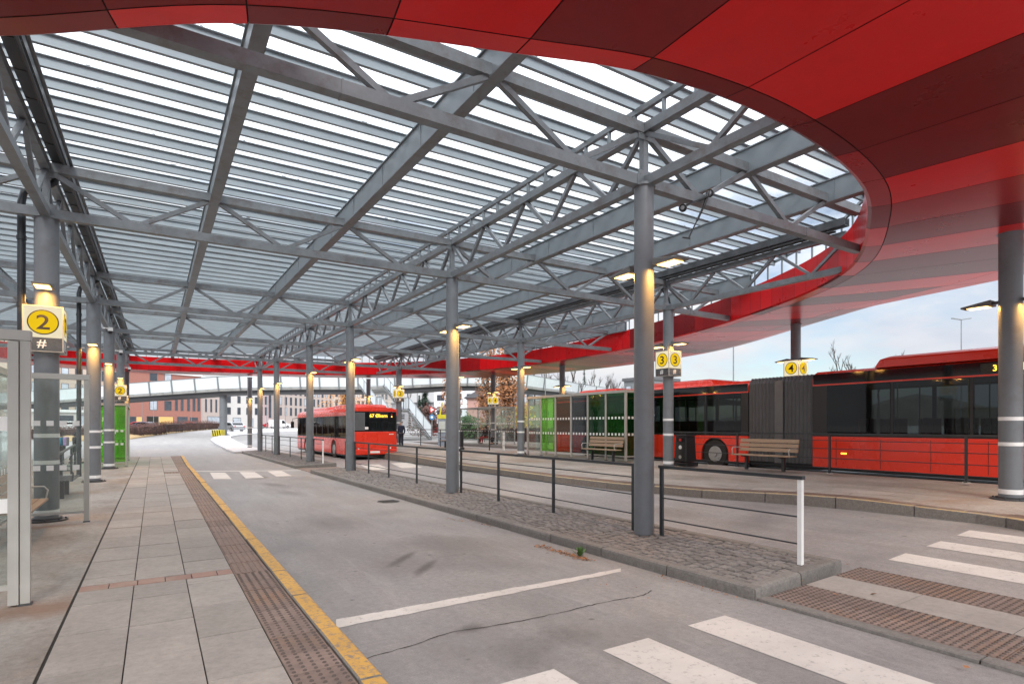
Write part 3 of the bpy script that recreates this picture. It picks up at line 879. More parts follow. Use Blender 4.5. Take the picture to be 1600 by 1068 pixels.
# tones of the panels nearest the camera, in the photograph's order (from the left edge of the picture rightward)
known_soffit = [1, 1, 2, 0, 1, 0, 0, 1, 1, 0, 2, 1, 0, 1, 1, 0, 1, 0, 0, 1, 2, 0]
known_strip = [1, 0, 1, 0, 0, 1, 1, 1, 2, 2, 1, 0, 2, 0, 1, 0, 0, 1, 0, 0, 2, 0]
i0 = min(range(len(joints) - 1), key=lambda i: abs(P_((joints[i] + joints[i + 1]) / 2, 0, 0)[0] - (-.75)) + (100 if P_(joints[i], 0, 0)[1] > 12 else 0))
for j, (c1, c2) in enumerate(zip(known_soffit, known_strip)):
    if i0 + j < len(seqS): seqS[i0 + j] = (c1, c2)
fc = 0
for (a0, a1), (c1, c2) in zip(zip(joints, joints[1:]), seqS):
    if rr.random() < .38: fc = rr.choice([0, 0, 1, 2, 0])
    am = (a0 + a1) / 2
    panel(strip, a0, a1, prof_strip, c2)
    w = wid(am)
    w0, w1 = wid(a0), wid(a1)
    f = lambda s: (lambda q: s * wid(q))
    panel(soff, a0, a1, [(.355, 5.50), (lambda q: .62 * wid(q), 5.50)], c1)
    c3 = c1 if rr.random() < .4 else rr.choice([0, 1, 2])
    panel(soff, a0, a1, [(lambda q: .62 * wid(q) + .012, 5.50), (lambda q: .80 * wid(q), 5.52), (lambda q: .90 * wid(q), 5.60), (lambda q: .97 * wid(q), 5.74), (lambda q: wid(q), 5.95)], c3)
    for s in range(2):
        b0 = a0 + (a1 - a0) * s / 2; b1 = a0 + (a1 - a0) * (s + 1) / 2
        panel(fas, b0, b1, [(0, 5.562), (0.0, 6.42)], fc, gap=.004)
strip.build('edge_strip', [M_red, M_maroon, M_redmid], ring_t, recalc=False)
soff.build('soffit_panels', [M_red, M_maroon, M_redmid], ring_t, recalc=False)
fas.build('inner_fascia', [M_red, M_maroon, M_redmid], ring_t, recalc=False)
# dark carcass behind the panels and the roof deck of the ring
mb = MB(); V = []; NN = 220
prof = [(.012, 6.40), (.012, 5.575), (.34, 5.515), (.61, 5.515), (.80, 5.535), (.90, 5.615), (.965, 5.755), (.99, 5.95), (.985, 6.05), (.97, 6.15), (.012, 6.415)]
for i in range(NN):
    q = 2 * PI * i / NN
    for k_, (o_, z) in enumerate(prof):
        V.append(P_(q, o_ if k_ in (0, 1, 2, 10) else o_ * wid(q), z))
m_ = len(prof)
mb.add(V, [(i * m_ + j, i * m_ + (j + 1) % m_, ((i + 1) % NN) * m_ + (j + 1) % m_, ((i + 1) % NN) * m_ + j) for i in range(NN) for j in range(m_)])
mb.build('carcass', M_backing, ring_t)
# ================================================================ LIGHTS ON COLUMNS
def lamp_proto():
    t = thing('column_lamp', 'warm lit wedge lamp on a grey column', 'lamp', (0, 0, 0))
    b_ = MB()
    # wedge: arm root at y = 0 (column face), body runs along +Y
    L, w = .50, .30
    V = [(-w / 2, .10, -.02), (w / 2, .10, -.02), (w / 2, .10, .085), (-w / 2, .10, .085), (-w * .42, .10 + L, -.02), (w * .42, .10 + L, -.02), (w * .42, .10 + L, .012), (-w * .42, .10 + L, .012)]
    b_.add(V, [(0, 1, 2, 3), (4, 5, 6, 7), (0, 1, 5, 4), (3, 2, 6, 7), (0, 3, 7, 4), (1, 2, 6, 5)])
    b_.build('housing', M_lampw, t, bevel=.008)
    MB().b2(-.03, .03, -.02, .12, .005, .06).build('arm', M_lampw, t)
    MB().b2(-.105, .105, .17, .50, -.032, -.024).build('diffuser', M_lamp, t)
    return t
lamp0 = lamp_proto(); lamp_used = [False]
def place_lamp(x, y, z, rz, label, group, power=14):
    if not lamp_used[0]:
        lamp0.location = (x, y, z); lamp0.rotation_euler = (0, 0, rz); lamp0['label'] = label; lamp0['group'] = group; lamp_used[0] = True
    else: dup(lamp0, (x, y, z), rz, label, group)
    ld = bpy.data.lights.new('lamp_glow', 'AREA'); ld.shape = 'RECTANGLE'; ld.size = .2; ld.size_y = .3; ld.energy = power * 1.5; ld.color = (1.0, .47, .10)
    lo = bpy.data.objects.new('lamp_glow', ld); COL.objects.link(lo)
    d = Matrix.Rotation(rz, 3, 'Z') @ Vector((0, .30, -.045))
    lo.location = Vector((x, y, z)) + d
    lo.rotation_euler = Vector((d.x * -.0, 0, -1)).to_track_quat('-Z', 'Y').to_euler() if False else (0, 0, rz)
# ================================================================ COLUMNS
def column(x, y, z0, z1, r, label, group, bands=True, plate=True, groove=True):
    t = thing('steel_column', label, 'column', (x, y, z0), group=group)
    b_ = MB(); b_.cyl(x, y, z0, z1, r, 28); b_.build('shaft', M_steel, t)
    b_ = MB(); b_.cyl(x, y, z1 - .004, z1 + .035, r + .03, 28)
    b_.build('cap_plate', M_truss, t)
    if plate:
        b_ = MB(); b_.cyl(x, y, z0 - .02, z0 + .03, r + .13, 24); b_.cyl(x, y, z0 + .03, z0 + .06, r + .045, 24)
        for k in range(8):
            a = k * PI / 4; b_.cyl(x + (r + .09) * math.cos(a), y + (r + .09) * math.sin(a), z0 + .03, z0 + .055, .016, 6)
        b_.build('base_plate', M_gutter, t)
    if bands:
        for zc, h in ((.16, .09), (1.06, .07), (1.54, .07)):
            MB().tube([(x, y, z0 + zc - h / 2), (x, y, z0 + zc + h / 2)], r + .003, 28).build('white_band', M_band, t)
    return t
def cable(x, y, z0, z1, nm='conduit'):
    pass
for i, y in enumerate(YT):
    column(6.65, y, .155 if i < 3 else .155, ZB + .01, .152, f'plain grey round steel column on the cobbled island, {ORD[i]} from the front', 'island columns', bands=False, plate=False)
    b_ = MB(); b_.b2(6.65 + .125, 6.65 + .165, y - .06, y - .02, .2, 4.2)
    for z_ in (.9, 2.0, 3.1): b_.b2(6.65 + .12, 6.65 + .172, y - .07, y - .01, z_, z_ + .03)
    c_ = b_.build('conduit', M_girder); tag(c_, f'slim grey cable conduit strapped to island column {ORD[i]} from the front', 'conduit', 'cable conduits')
    for sg, wd in ((-1, 'near'), (1, 'far')):
        place_lamp(6.65 + .07, y + .14 * sg, 4.32, 0 if sg > 0 else PI, f'warm lit wedge lamp on {wd} side of island column {ORD[i]} from the front', 'lamps on island columns')
YL = [(13.4, 0), (21.9, 1), (28.2, 2), (36.2, 3)]
for y, i in YL:
    x = XL(y) + (.02 if i else .0)
    column(x, y, PZ, ZB + .01, .185, f'grey banded steel column on the left pavement, {ORD[i]} from the front', 'left pavement columns')
    place_lamp(x, y - .17, 4.28, PI, f'warm lit wedge lamp facing forward on the {ORD[i]} left pavement column', 'lamps on left pavement columns', 18)
    place_lamp(x, y + .17, 4.28, 0, f'warm lit wedge lamp on the far side of the {ORD[i]} left pavement column', 'lamps on left pavement columns', 14)
    # rainwater pipe behind and left of the column
    px_ = x - .38
    b_ = MB(); b_.tube([(x + .14, y + .28, ZT + .2), (x + .08, y + .28, ZT - .05), (px_ + .25, y + .26, ZB + .62), (px_ + .03, y + .22, ZB + .5), (px_, y + .2, ZB + .3), (px_, y + .2, .3)], .062, 12)
    for z in (1.2, 2.6, 4.0, 5.2): b_.cyl(px_, y + .2, z, z + .07, .074, 12)
    t = b_.build('downpipe', M_rail); tag(t, f'dark rainwater downpipe beside the {ORD[i]} left pavement column', 'downpipe', 'downpipes')
YR = [13.2, 21.9, 28.2, 36.7]
for i, y in enumerate(YR):
    x = 14.4; z0 = PR(x, y)
    column(x, y, z0, ZB + .01, .165, f'grey banded steel column on the right platform, {ORD[i]} from the front', 'right platform columns')
    for sg, wd in ((-1, 'near'), (1, 'far')):
        place_lamp(x, y + .15 * sg, 4.45, 0 if sg > 0 else PI, f'warm lit wedge lamp on {wd} side of right platform column {ORD[i]} from the front', 'lamps on right platform columns', 12)
    b_ = MB(); b_.tube([(x - .12, y + .2, ZT + .25), (x - .1, y + .2, ZT - .1), (x + .2, y + .16, ZB + .45), (x + .21, y + .1, ZB + .2), (x + .21, y + .1, z0 + .2), (x + .33, y + .05, z0 + .02)], .036, 10)
    t = b_.build('downpipe', M_rail); tag(t, f'thin black downpipe against the {ORD[i]} right platform column', 'downpipe', 'downpipes')
outer = [(13.95, 4.25, .44, .185, 'foremost on the right platform beside the red bus'), (19.95, 12.25, .45, .17, 'behind the red articulated bus with a number four box'),
         (21.7, 28.4, .5, .17, 'beyond the glazed shelter and bus'), (21.4, 36.2, .5, .17, 'on the outer platform by the far shelter'), (15.1, 44.9, .4, .17, 'in front of the stairs'),
         (6.95, 48.3, .15, .17, 'on the pale splitter island'), (-.9, 47.6, .1, .17, 'beyond the green shelter')]
for x, y, z0, r, w in outer:
    column(x, y, z0, 5.5, r, 'grey banded column carrying the red ring, ' + w, 'columns under the red ring', plate=(y < 10), bands=(y < 40 or x < 10 and x > 0))
    w = w.replace('foremost on the right platform beside the red bus', 'foremost by the bus').replace('behind the red articulated bus with a number four box', 'behind the bus bellows').replace('on the outer platform by the far shelter', 'by the far shelter')
    for sg, wd in ((-1, 'nearer'), (1, 'farther')):
        place_lamp(x, y + (r - .02) * sg, z0 + 3.75, 0 if sg > 0 else PI, f'warm lit lamp, {wd} of two on the ring column {w}', 'lamps under the red ring', 12)
# ================================================================ NUMBER BOXES
def number_box(x, y, z0, num, label, group, s=.56):
    t = thing('stop_number_box', label, 'sign', (x, y, z0), group=group)
    h = s / 2; zc = z0 + .235
    b_ = MB(); b_.b2(x - h, x + h, y - h, y + h, z0, zc); b_.build('lower_band', M_signD, t)
    b_ = MB(); b_.b2(x - h, x + h, y - h, y + h, zc + .001, z0 + .78); b_.build('light_box', M_signY, t)
    b_ = MB()
    for sx in (-1, 1):
        for sy in (-1, 1): b_.b2(x + sx * h - .009, x + sx * h + .009, y + sy * h - .009, y + sy * h + .009, z0 - .01, z0 + .79)
    b_.b2(x - h - .008, x + h + .008, y - h - .008, y + h + .008, z0 - .014, z0 - .002)
    b_.b2(x - h - .008, x + h + .008, y - h - .008, y + h + .008, z0 + .782, z0 + .795)
    b_.build('corner_trim', M_frame, t)
    for rz in (0, PI / 2, PI, -PI / 2):
        q = Matrix.Rotation(rz, 3, 'Z')
        def disc(r0, yy, rb=0):
            n_ = 36; V = [q @ Vector((r0 * math.cos(2 * PI * k / n_), -h - yy, r0 * .98 * math.sin(2 * PI * k / n_))) + Vector((x, y, zc + .27)) for k in range(n_)]
            return V
        b_ = MB(); b_.face(disc(.225, .004)); b_.build('ring', M_ink, t, recalc=False)
        b_ = MB(); b_.face(disc(.205, .007)); b_.build('disc', M_signC, t, recalc=False)
        b_ = MB(); put_text(b_, num, .36, q @ Vector((0, -h - .011, 0)) + Vector((x, y, zc + .27)), rz, 0, .003, 1.15); b_.build('numeral', M_ink, t, recalc=False)
        b_ = MB(); put_text(b_, '#', .20, q @ Vector((-.02, -h - .004, 0)) + Vector((x, y, z0 + .12)), rz, 0, .003, 1.1); b_.build('hash_mark', M_white, t, recalc=False)
number_box(XL(13.4) - .02, 13.4, 3.17, '2', 'illuminated cube with a black 2 on the nearest left column', 'illuminated number cubes')
number_box(XL(36.2) + .0, 36.2, 3.13, '2', 'illuminated cube with a black 2 above the far green shelter', 'illuminated number cubes')
number_box(14.4, 13.2, PR(14.4, 0) + 2.95, '3', 'illuminated cube with a black 3 on the column by the litter bin', 'illuminated number cubes')
number_box(14.4, 36.7, PR(14.4, 0) + 2.95, '3', 'illuminated cube with a black 3 in front of the stairs', 'illuminated number cubes')
number_box(19.95, 12.25, .45 + 2.95, '4', 'illuminated cube with a black 4 above the bus bellows', 'illuminated number cubes')
number_box(21.4, 36.2, .5 + 2.65, '4', 'illuminated cube with a black 4 over the far shelter', 'illuminated number cubes')
# ================================================================ RAILINGS
def railing(nm_label, posts, zf, hs, Htop=1.08, white=None, group='railings', top=(.07, .045), pw=.055, mid_r=.011, foot=False, cat='railing'):
    x0, y0 = posts[0]
    t = thing('guard_rail', nm_label, cat, (x0, y0, zf(x0, y0)), group=group)
    for i, (x, y) in enumerate(posts):
        z = zf(x, y)
        m_ = M_white if white == i else M_rail
        hgt = Htop - top[1] - (.0 if white != i else -.0)
        b_ = MB(); b_.b2(x - pw / 2 * (.7 if white != i else .9), x + pw / 2 * (.7 if white != i else .9), y - pw / 2, y + pw / 2, z, z + hgt)
        b_.build('post', m_, t)
        if foot:
            b_ = MB(); b_.b2(x - .07, x + .07, y - .07, y + .07, z, z + .012)
            for sx in (-.05, .05):
                for sy in (-.05, .05): b_.cyl(x + sx, y + sy, z + .012, z + .03, .012, 6)
            b_.build('foot_plate', M_frame, t)
    e0 = Vector((*posts[0], zf(*posts[0]))); e1 = Vector((*posts[-1], zf(*posts[-1])))
    dd = (e1 - e0).normalized() * .04
    MB().beam(e0 - dd + Vector((0, 0, Htop - top[1] / 2)), e1 + dd + Vector((0, 0, Htop - top[1] / 2)), top[0], top[1]).build('top_rail', M_rail, t)
    for h in hs:
        for (a, b2_) in zip(posts, posts[1:]):
            A = Vector((*a, zf(*a) + h)); B = Vector((*b2_, zf(*b2_) + h))
            MB().tube([A, B], mid_r, 6).build('rail', M_rail, t)
    return t
IZf = lambda x, y: IZ(x, y)
railing('short charcoal railing ending in a white post at the near island tip', [(6.76, 4.09), (6.76, 6.33)], IZf, (.25, .58), white=0, group='island railings')
railing('charcoal railing between first and second island columns', [(6.72, 6.90), (6.74, 9.1), (6.76, 11.2), (6.78, 13.05)], IZf, (.27, .58, .86), group='island railings')
railing('charcoal railing between second and third island columns', [(6.8, 13.6), (6.8, 15.9), (6.8, 18.2), (6.8, 20.2), (6.8, 21.75)], IZf, (.27, .58, .86), group='island railings')
railing('charcoal railing just past the third island column', [(6.8, 22.1), (6.8, 22.95)], IZf, (.27, .58, .86), group='island railings')
railing('charcoal railing on the far island with a white end post', [(6.8, 26.4), (6.8, 28.0), (6.8, 30.6), (6.8, 33.2), (6.8, 36.1), (6.8, 38.4), (6.8, 40.6), (6.8, 42.6)], IZf, (.27, .58, .86), white=0, group='island railings')
xr = 15.75
pr = lambda x, y: PR(x, y)
railing('charcoal four bar railing between the right platform and moving bus', [(xr, 2.6), (xr, 5.6), (xr, 8.7), (xr, 11.6), (xr, 14.3)], pr, (.16, .42, .68, .90), Htop=1.10, top=(.05, .05), foot=True, group='platform railings')
railing('charcoal railing far along the right platform behind the shelter', [(15.5, 23.6), (15.5, 26.6), (15.5, 29.6), (15.5, 32.6), (15.5, 35.6)], pr, (.3, .6, .85), group='platform railings')
railing('charcoal railing on the outer platform beside the stairs', [(24, 30), (24, 33), (24, 36), (24, 39), (24, 42)], lambda x, y: .5, (.3, .6), group='platform railings')
railing('black railing with wooden top behind the left bench', [(-1.8, 18.2), (-1.9, 20.4), (-2.1, 25.6), (-2.2, 28.2)], lambda x, y: PZ, (.35, .7), Htop=1.0, pw=.09, foot=True, group='left railings')
# ================================================================ SHELTERS
def shelter(label, x0, x1, y0, y1, z0, H, back, front_open, bays, tints, group='bus shelters', back_side='x0', ends=(1, 1), pw=.075, numeral=None, dash_h=(.95, 1.45), roof=True, endtint=None, frontbeam=True):
    """frame of posts and beams with glass: the glazed long wall stands at x = back; end panels at y0 and y1"""
    t = thing('bus_shelter', label, 'shelter', (x0, y0, z0), group=group)
    zt = z0 + H
    fr = MB()
    ys_ = [y0 + (y1 - y0) * i / bays for i in range(bays + 1)]
    op = x1 if back == x0 else x0
    for yy in ys_:
        b_ = MB(); b_.b2(back - pw / 2, back + pw / 2, yy - pw / 2, yy + pw / 2, z0 + .02, zt); b_.build('post', M_frame, t)
    for yy in (y0, y1):
        b_ = MB(); b_.b2(op - pw / 2, op + pw / 2, yy - pw / 2, yy + pw / 2, z0 + .02, zt); b_.build('post', M_frame, t)
    for px_, py_ in [(back, yy) for yy in ys_] + [(op, y0), (op, y1)]:
        MB().b2(px_ - .05, px_ + .05, py_ - .05, py_ + .05, z0 - .005, z0 + .018).build('foot_plate', M_gutter, t)
    b_ = MB()
    for xx in ((x0, x1) if frontbeam else (x0,)): b_.b2(xx - .05, xx + .05, y0 - .05, y1 + .05, zt + .001, zt + .10)
    for yy in (y0, y1): b_.b2(x0 + .051, x1 + (-.051 if frontbeam else .045), yy - .05, yy + .05, zt + .003, zt + .098)
    for i in range(bays): b_.b2(back - .025, back + .025, ys_[i] + pw / 2 + .001, ys_[i + 1] - pw / 2 - .001, z0 + .16, z0 + .205)
    for k, yy in enumerate((y0, y1)):
        if ends[k]: b_.b2(x0 + pw / 2 + .001, x1 - pw / 2 - .001, yy - .025, yy + .025, z0 + .16, z0 + .205)
    b_.build('beams', M_frame, t)
    if roof:
        b_ = MB(); b_.b2(x0 + .051, x1 - .051, y0 + .051, y1 - .051, zt + .05, zt + .058); b_.build('roof_pane', M_glass, t)
    for i in range(bays):
        b_ = MB(); b_.b2(back - .004, back + .004, ys_[i] + pw / 2 + .002, ys_[i + 1] - pw / 2 - .002, z0 + .207, zt - .002)
        p = b_.build('glass_panel', tints[i % len(tints)], t)
        b_ = MB(); n_ = max(3, int((ys_[i + 1] - ys_[i]) / .19)); st = (ys_[i + 1] - ys_[i] - .12) / n_
        for hh in dash_h:
            for j in range(n_):
                yc = ys_[i] + .06 + st * (j + .5)
                for sg in (-1, 1): b_.b2(back + sg * .0055 - .001, back + sg * .0055 + .001, yc - .045, yc + .045, z0 + hh - .045, z0 + hh + .045)
        b_.build('dash_marks', M_white, p)
    for k, yy in enumerate((y0, y1)):
        if not ends[k]: continue
        b_ = MB(); b_.b2(x0 + pw / 2 + .002, x1 - pw / 2 - .002, yy - .004, yy + .004, z0 + .207, zt - .002)
        p = b_.build('glass_panel', (endtint or [M_glass, M_glass])[k], t)
        b_ = MB(); n_ = max(3, int((x1 - x0) / .19)); st = (x1 - x0 - .12) / n_
        for hh in dash_h:
            for j in range(n_):
                xc = x0 + .06 + st * (j + .5)
                for sg in (-1, 1): b_.b2(xc - .05, xc + .05, yy + sg * .0055 - .001, yy + sg * .0055 + .001, z0 + hh - .045, z0 + hh + .045)
        b_.build('dash_marks', M_white, p)
        if numeral and numeral[0] == k:
            b_ = MB(); put_text(b_, numeral[1], 1.05, ((x0 + x1) / 2, yy - .008, z0 + 1.75), 0, 0, .002); b_.build('numeral', mat('film_pale_green', (.50, .78, .42), .5), p, recalc=False)
    return t
s1 = shelter('glazed shelter with pale metal frame standing on the pavement nearest the camera', -1.98, -.945, 7.25, 12.9, PZ, 2.53, -1.98, True, 3, [M_glass], dash_h=(.98, 1.76), pw=.075, roof=False, frontbeam=False)
b_ = MB(); b_.b2(-1.03 - .04, -1.03 + .04, 7.25 - .055, 7.25 + .03, PZ + .02, PZ + 2.52); b_.build('post', M_frame, s1)
s1.rotation_euler = (0, 0, -.019)
b_ = MB()
for zc in (.95, 1.73):
    b_.b2(-1.32, -1.075, 7.238, 7.242, PZ + zc - .06, PZ + zc + .06)
b_.build('white_patch', M_white, s1)
shelter('small shelter with bright green glass end wall on the far left pavement', -1.75, -.56, 29.3, 34.6, PZ, 2.55, -1.75, True, 3, [M_green, M_green, M_green], endtint=[M_green, M_green], numeral=(0, '2'), dash_h=(.95, 1.5))
shelter('long shelter with green, amber and smoked glass panels on the right platform', 15.05, 16.1, 15.85, 22.3, PR(15, 0), 2.55, 15.05, True, 6, [M_dgreen, M_dgreen, M_greyg, M_orange, M_green, M_glass], ends=(1, 1), dash_h=(1.0, 1.62), endtint=[M_dgreen, M_glass])
shelter('pale framed clear glass shelter with people waiting on the outer platform', 21.0, 22.6, 35.2, 40.6, .5, 2.6, 22.6, True, 3, [M_glass], dash_h=(.95, 1.5))
# ================================================================ BENCHES AND BIN
def bench(label, L=1.9, group='benches'):
    """seat along Y, sitter faces -X"""
    t = thing('bench', label, 'bench', (0, 0, 0), group=group)
    b_ = MB()
    for x in (-.22, -.10, .02): b_.b2(x - .055, x + .055, -L / 2, L / 2, .425, .46)
    b_.build('seat', M_wood, t, bevel=.006)
    b_ = MB()
    for k, z in enumerate((.60, .73, .86)):
        M = Matrix.Rotation(.22, 3, 'Y'); b_.box((.14 + .028 * k, 0, z), (.035, L, .11), 0, M=M)
    b_.build('backrest', M_wood, t, bevel=.006)
    for y in (-L / 2 + .35, L / 2 - .35):
        b_ = MB(); b_.b2(-.05, .03, y - .04, y + .04, 0, .39); b_.b2(-.24, .10, y - .025, y + .025, .39, .424)
        b_.beam((.10, y, .42), (.205, y, .93), .05, .02, up=(1, 0, 0)); b_.build('leg', M_rail, t)
    for y in (-L / 2 + .03, L / 2 - .03):
        b_ = MB(); b_.tube([(-.24, y, .44), (-.27, y, .60), (-.22, y, .66), (.10, y, .66), (.16, y, .64)], .013, 8); b_.build('armrest', M_frame if 'near rail' in label else M_rail, t)
    return t
bn = bench('weathered wooden bench in front of the railing by the bus bellows near rail'); bn['label'] = 'weathered wooden bench in front of the railing and bus bellows'
bn.location = (15.45, 10.45, PR(15.4, 0)); 
dup(bn, (14.72, 16.75, PR(14.7, 0)), 0, 'wooden bench in front of the coloured glass shelter', 'benches')
dup(bn, (-1.62, 11.65, PZ + .03), PI, 'wooden bench inside the nearest left shelter', 'benches')
dup(bn, (15.6, 31.5, PR(15, 0) - .02), 0, 'distant wooden bench on the right platform before the stairs', 'benches')
# black metal bench on the left pavement
t = thing('bench', 'black metal bench with curved arms beyond the nearest left shelter', 'bench', (-1.6, 17.9, PZ), group='benches')
b_ = MB()
for k in range(7): b_.b2(-1.83 + .07 * k, -1.78 + .07 * k, 16.9, 18.7, PZ + .425, PZ + .445)
b_.build('seat', M_rail, t)
for y in (17.25, 18.35):
    b_ = MB(); b_.b2(-1.65, -1.55, y - .05, y + .05, PZ, PZ + .42); b_.build('leg', M_rail, t)
for y in (16.9, 18.7):
    b_ = MB(); b_.tube([(-1.37, y, PZ + .43), (-1.35, y, PZ + .62), (-1.41, y, PZ + .68), (-1.80, y, PZ + .70), (-1.87, y, PZ + .52), (-1.80, y, PZ + .43)], .016, 8); b_.build('armrest', M_rail, t)
b_ = MB(); b_.tube([(-1.87, 16.9, PZ + .85), (-1.87, 18.7, PZ + .85)], .018, 8); b_.tube([(-1.87, 16.9, PZ + .6), (-1.87, 16.9, PZ + .85)], .014, 8); b_.tube([(-1.87, 18.7, PZ + .6), (-1.87, 18.7, PZ + .85)], .014, 8)
b_.build('backrest', M_rail, t)
# litter bins
def litter_bin(x, y, z, label):
    t = thing('litter_bin', label, 'bin', (x, y, z), group='litter bins')
    b_ = MB(); s0, s1 = .27, .22
    V = [(x + sx * s, y + sy * s, z + zz) for s, zz in ((.25, .14), (s1, .98)) for sx, sy in ((-1, -1), (1, -1), (1, 1), (-1, 1))]
    b_.add(V, [(0, 1, 5, 4), (1, 2, 6, 5), (2, 3, 7, 6), (3, 0, 4, 7), (4, 5, 6, 7), (3, 2, 1, 0)]); b_.build('body', M_black, t, bevel=.02)
    b_ = MB(); b_.b2(x - .29, x + .29, y - .29, y + .29, z, z + .12); b_.build('base', M_black, t, bevel=.015)
    b_ = MB(); b_.b2(x - .235, x + .235, y - .235, y + .235, z + .985, z + 1.03); b_.build('lid', M_black, t, bevel=.012)
    b_ = MB(); b_.b2(x - .239, x - .20, y - .15, y + .15, z + .80, z + .93); b_.build('mouth', mat('bin_mouth', (.004, .004, .004), .9), t)
    b_ = MB(); b_.b2(x - .247, x - .232, y - .04, y + .05, z + .82, z + .90); b_.build('red_sticker', mat('sticker_red', (.6, .03, .03), .5), t)
    for zz, r in ((.62, .065), (.30, .06)):
        n_ = 20; b_ = MB()
        for fx in (0,):
            P = [(x - .247 + .0, y + r * math.cos(2 * PI * k / n_), z + zz + r * math.sin(2 * PI * k / n_)) if fx == 0 else (x + r * math.cos(2 * PI * k / n_), y - .247, z + zz + r * math.sin(2 * PI * k / n_)) for k in range(n_)]
            if zz == .30: P = [(p[0] - (.008 if fx == 0 else 0), p[1] - (.008 if fx else 0), p[2]) for p in P]
            b_.face(P)
        b_.build('round_sticker', M_white if zz > .5 else M_frame, t)
    return t
litter_bin(15.15, 13.15, PR(15, 0), 'black tapered litter bin beside the banded column and number 3 cube')
litter_bin(15.0, 29.3, PR(15, 0) - .02, 'distant black litter bin near the column with the far number 3 cube')
# ================================================================ BUSES
def bus_section(t, L, W, H, zs, arches, sky, paint, glassmat, zwin=(1.10, 2.42), cove=None, wins=None, rear=True, front=True, z_sk=.26, roofpods=()):
    """a coach body of length L along +Y from y=0 with wheel openings; added to thing t at its origin through transform 'sky'"""
    ox, oy, oz = sky
    T = lambda x, y, z: (x + ox, y + oy, z + oz)
    # side skins below the windows with wheel openings cut out
    for sx in (0, W):
        out = [(0, z_sk), ]
        for (yc, r) in arches:
            k0 = math.acos(min(1, max(-1, (0)))) if False else 0
            out += [(yc - r, z_sk)] + [(yc - r * math.cos(PI * i / 14), max(z_sk, z_sk + .22 + r * math.sin(PI * i / 14) - .22 * (1 if i in (0, 14) else 0))) for i in range(0, 15)] + [(yc + r, z_sk)]
        out += [(L, z_sk), (L, zwin[0]), (0, zwin[0])]
        q = []
        for p in out:
            if not q or math.dist(q[-1], p) > 1e-4: q.append(p)
        b_ = MB(); b_.plate([T(sx, y, z) for y, z in q], (.05 if sx == 0 else -.05, 0, 0))
        # moulding lines and skirt shadow gap
        b_.build('side_panel', paint, t)
        b_ = MB()
        for zz in (.52, .80):
            xx = -.006 if sx == 0 else W - .001
            segs = [0] + [v for (yc, r) in arches for v in (yc - r - .02, yc + r + .02)] + [L]
            for k in range(0, len(segs), 2): b_.b2(xx + ox, xx + .007 + ox, segs[k] + oy, segs[k + 1] + oy, zz + oz, zz + .022 + oz)
        b_.build('moulding', paint, t)
    # roof shell
    rp = [(0, zwin[1]), (0, zwin[1] + .2), (.02, H - .22), (.09, H - .09), (.26, H - .01), (W / 2, H + .03), (W - .26, H - .01), (W - .09, H - .09), (W - .02, H - .22), (W, zwin[1] + .2), (W, zwin[1])]
    V = [T(x, y, z) for y in (0.0, L) for x, z in rp]; n_ = len(rp)
    b_ = MB(); b_.add(V, [(j, j + 1, n_ + j + 1, n_ + j) for j in range(n_ - 1)] + [tuple(range(n_)), tuple(n_ + j for j in range(n_))], 0, False); b_.build('roof', paint, t)
    # dark inner body (floor, ends) seen through the openings
    b_ = MB(); b_.b2(ox + .055, ox + W - .055, oy + .03, oy + L - .03, oz + .17, oz + zwin[0] - .002)
    b_.build('underbody', M_black, t)
    b_ = MB(); b_.b2(ox + .06, ox + W - .06, oy + .04, oy + L - .04, oz + zwin[1] + .002, oz + zwin[1] + .10)
    for yy in (oy + .03, oy + L - .08): b_.b2(ox + .06, ox + W - .06, yy, yy + .05, oz + zwin[0] + .002, oz + zwin[1] - .002)
    b_.build('ceiling', M_seat, t)
    k_ = 0; yy = 1.0
    while yy < L - .8:
        for xx in (.42, .9, W - .9, W - .42):
            if R.random() < .85:
                b_ = MB(); b_.b2(ox + xx - .2, ox + xx + .2, oy + yy, oy + yy + .09, oz + zwin[0] - .05, oz + zwin[0] + .52); b_.build('seat', M_seatred, t, bevel=.02)
        if k_ % 2 == 0:
            for xx in (.62, W - .62):
                b_ = MB(); b_.tube([(ox + xx, oy + yy + .05, oz + zwin[0]), (ox + xx, oy + yy + .05, oz + zwin[1])], .018, 6); b_.build('grab_pole', M_pole, t)
        yy += .82; k_ += 1
    # glazing band with pillars
    for sx in (0, W):
        b_ = MB(); xa_, xb_ = (ox + sx, ox + sx + .045) if sx == 0 else (ox + sx - .045, ox + sx)
        ws = wins or []; cuts = [0] + [v for w_ in ws for v in (w_[0] + .02, w_[1] - .02)] + [L]
        for k in range(0, len(cuts), 2): b_.b2(xa_, xb_, oy + cuts[k], oy + cuts[k + 1], oz + zwin[0] + .001, oz + zwin[1] - .001)
        for a, c in ws:
            b_.b2(xa_, xb_, oy + a + .02, oy + c - .02, oz + zwin[0] + .001, oz + zwin[0] + .07); b_.b2(xa_, xb_, oy + a + .02, oy + c - .02, oz + zwin[1] - .05, oz + zwin[1] - .001)
        b_.build('window_frame', M_black, t)
        for a, c in (wins or []):
            b_ = MB(); xx = ox + (sx - .006 if sx == 0 else sx + .006); b_.face([(xx, oy + a, oz + zwin[0] + .04), (xx, oy + c, oz + zwin[0] + .04), (xx, oy + c, oz + zwin[1] - .02), (xx, oy + a, oz + zwin[1] - .02)]); b_.build('window', M_busgl, t)
    if cove:
        for sx in (0, W):
            b_ = MB(); xx = ox + (sx - .008 if sx == 0 else sx + .002); b_.b2(xx, xx + .006, oy + .02, oy + L - .02, oz + cove[0], oz + cove[1]); b_.build('roof_cove', M_busglass, t)
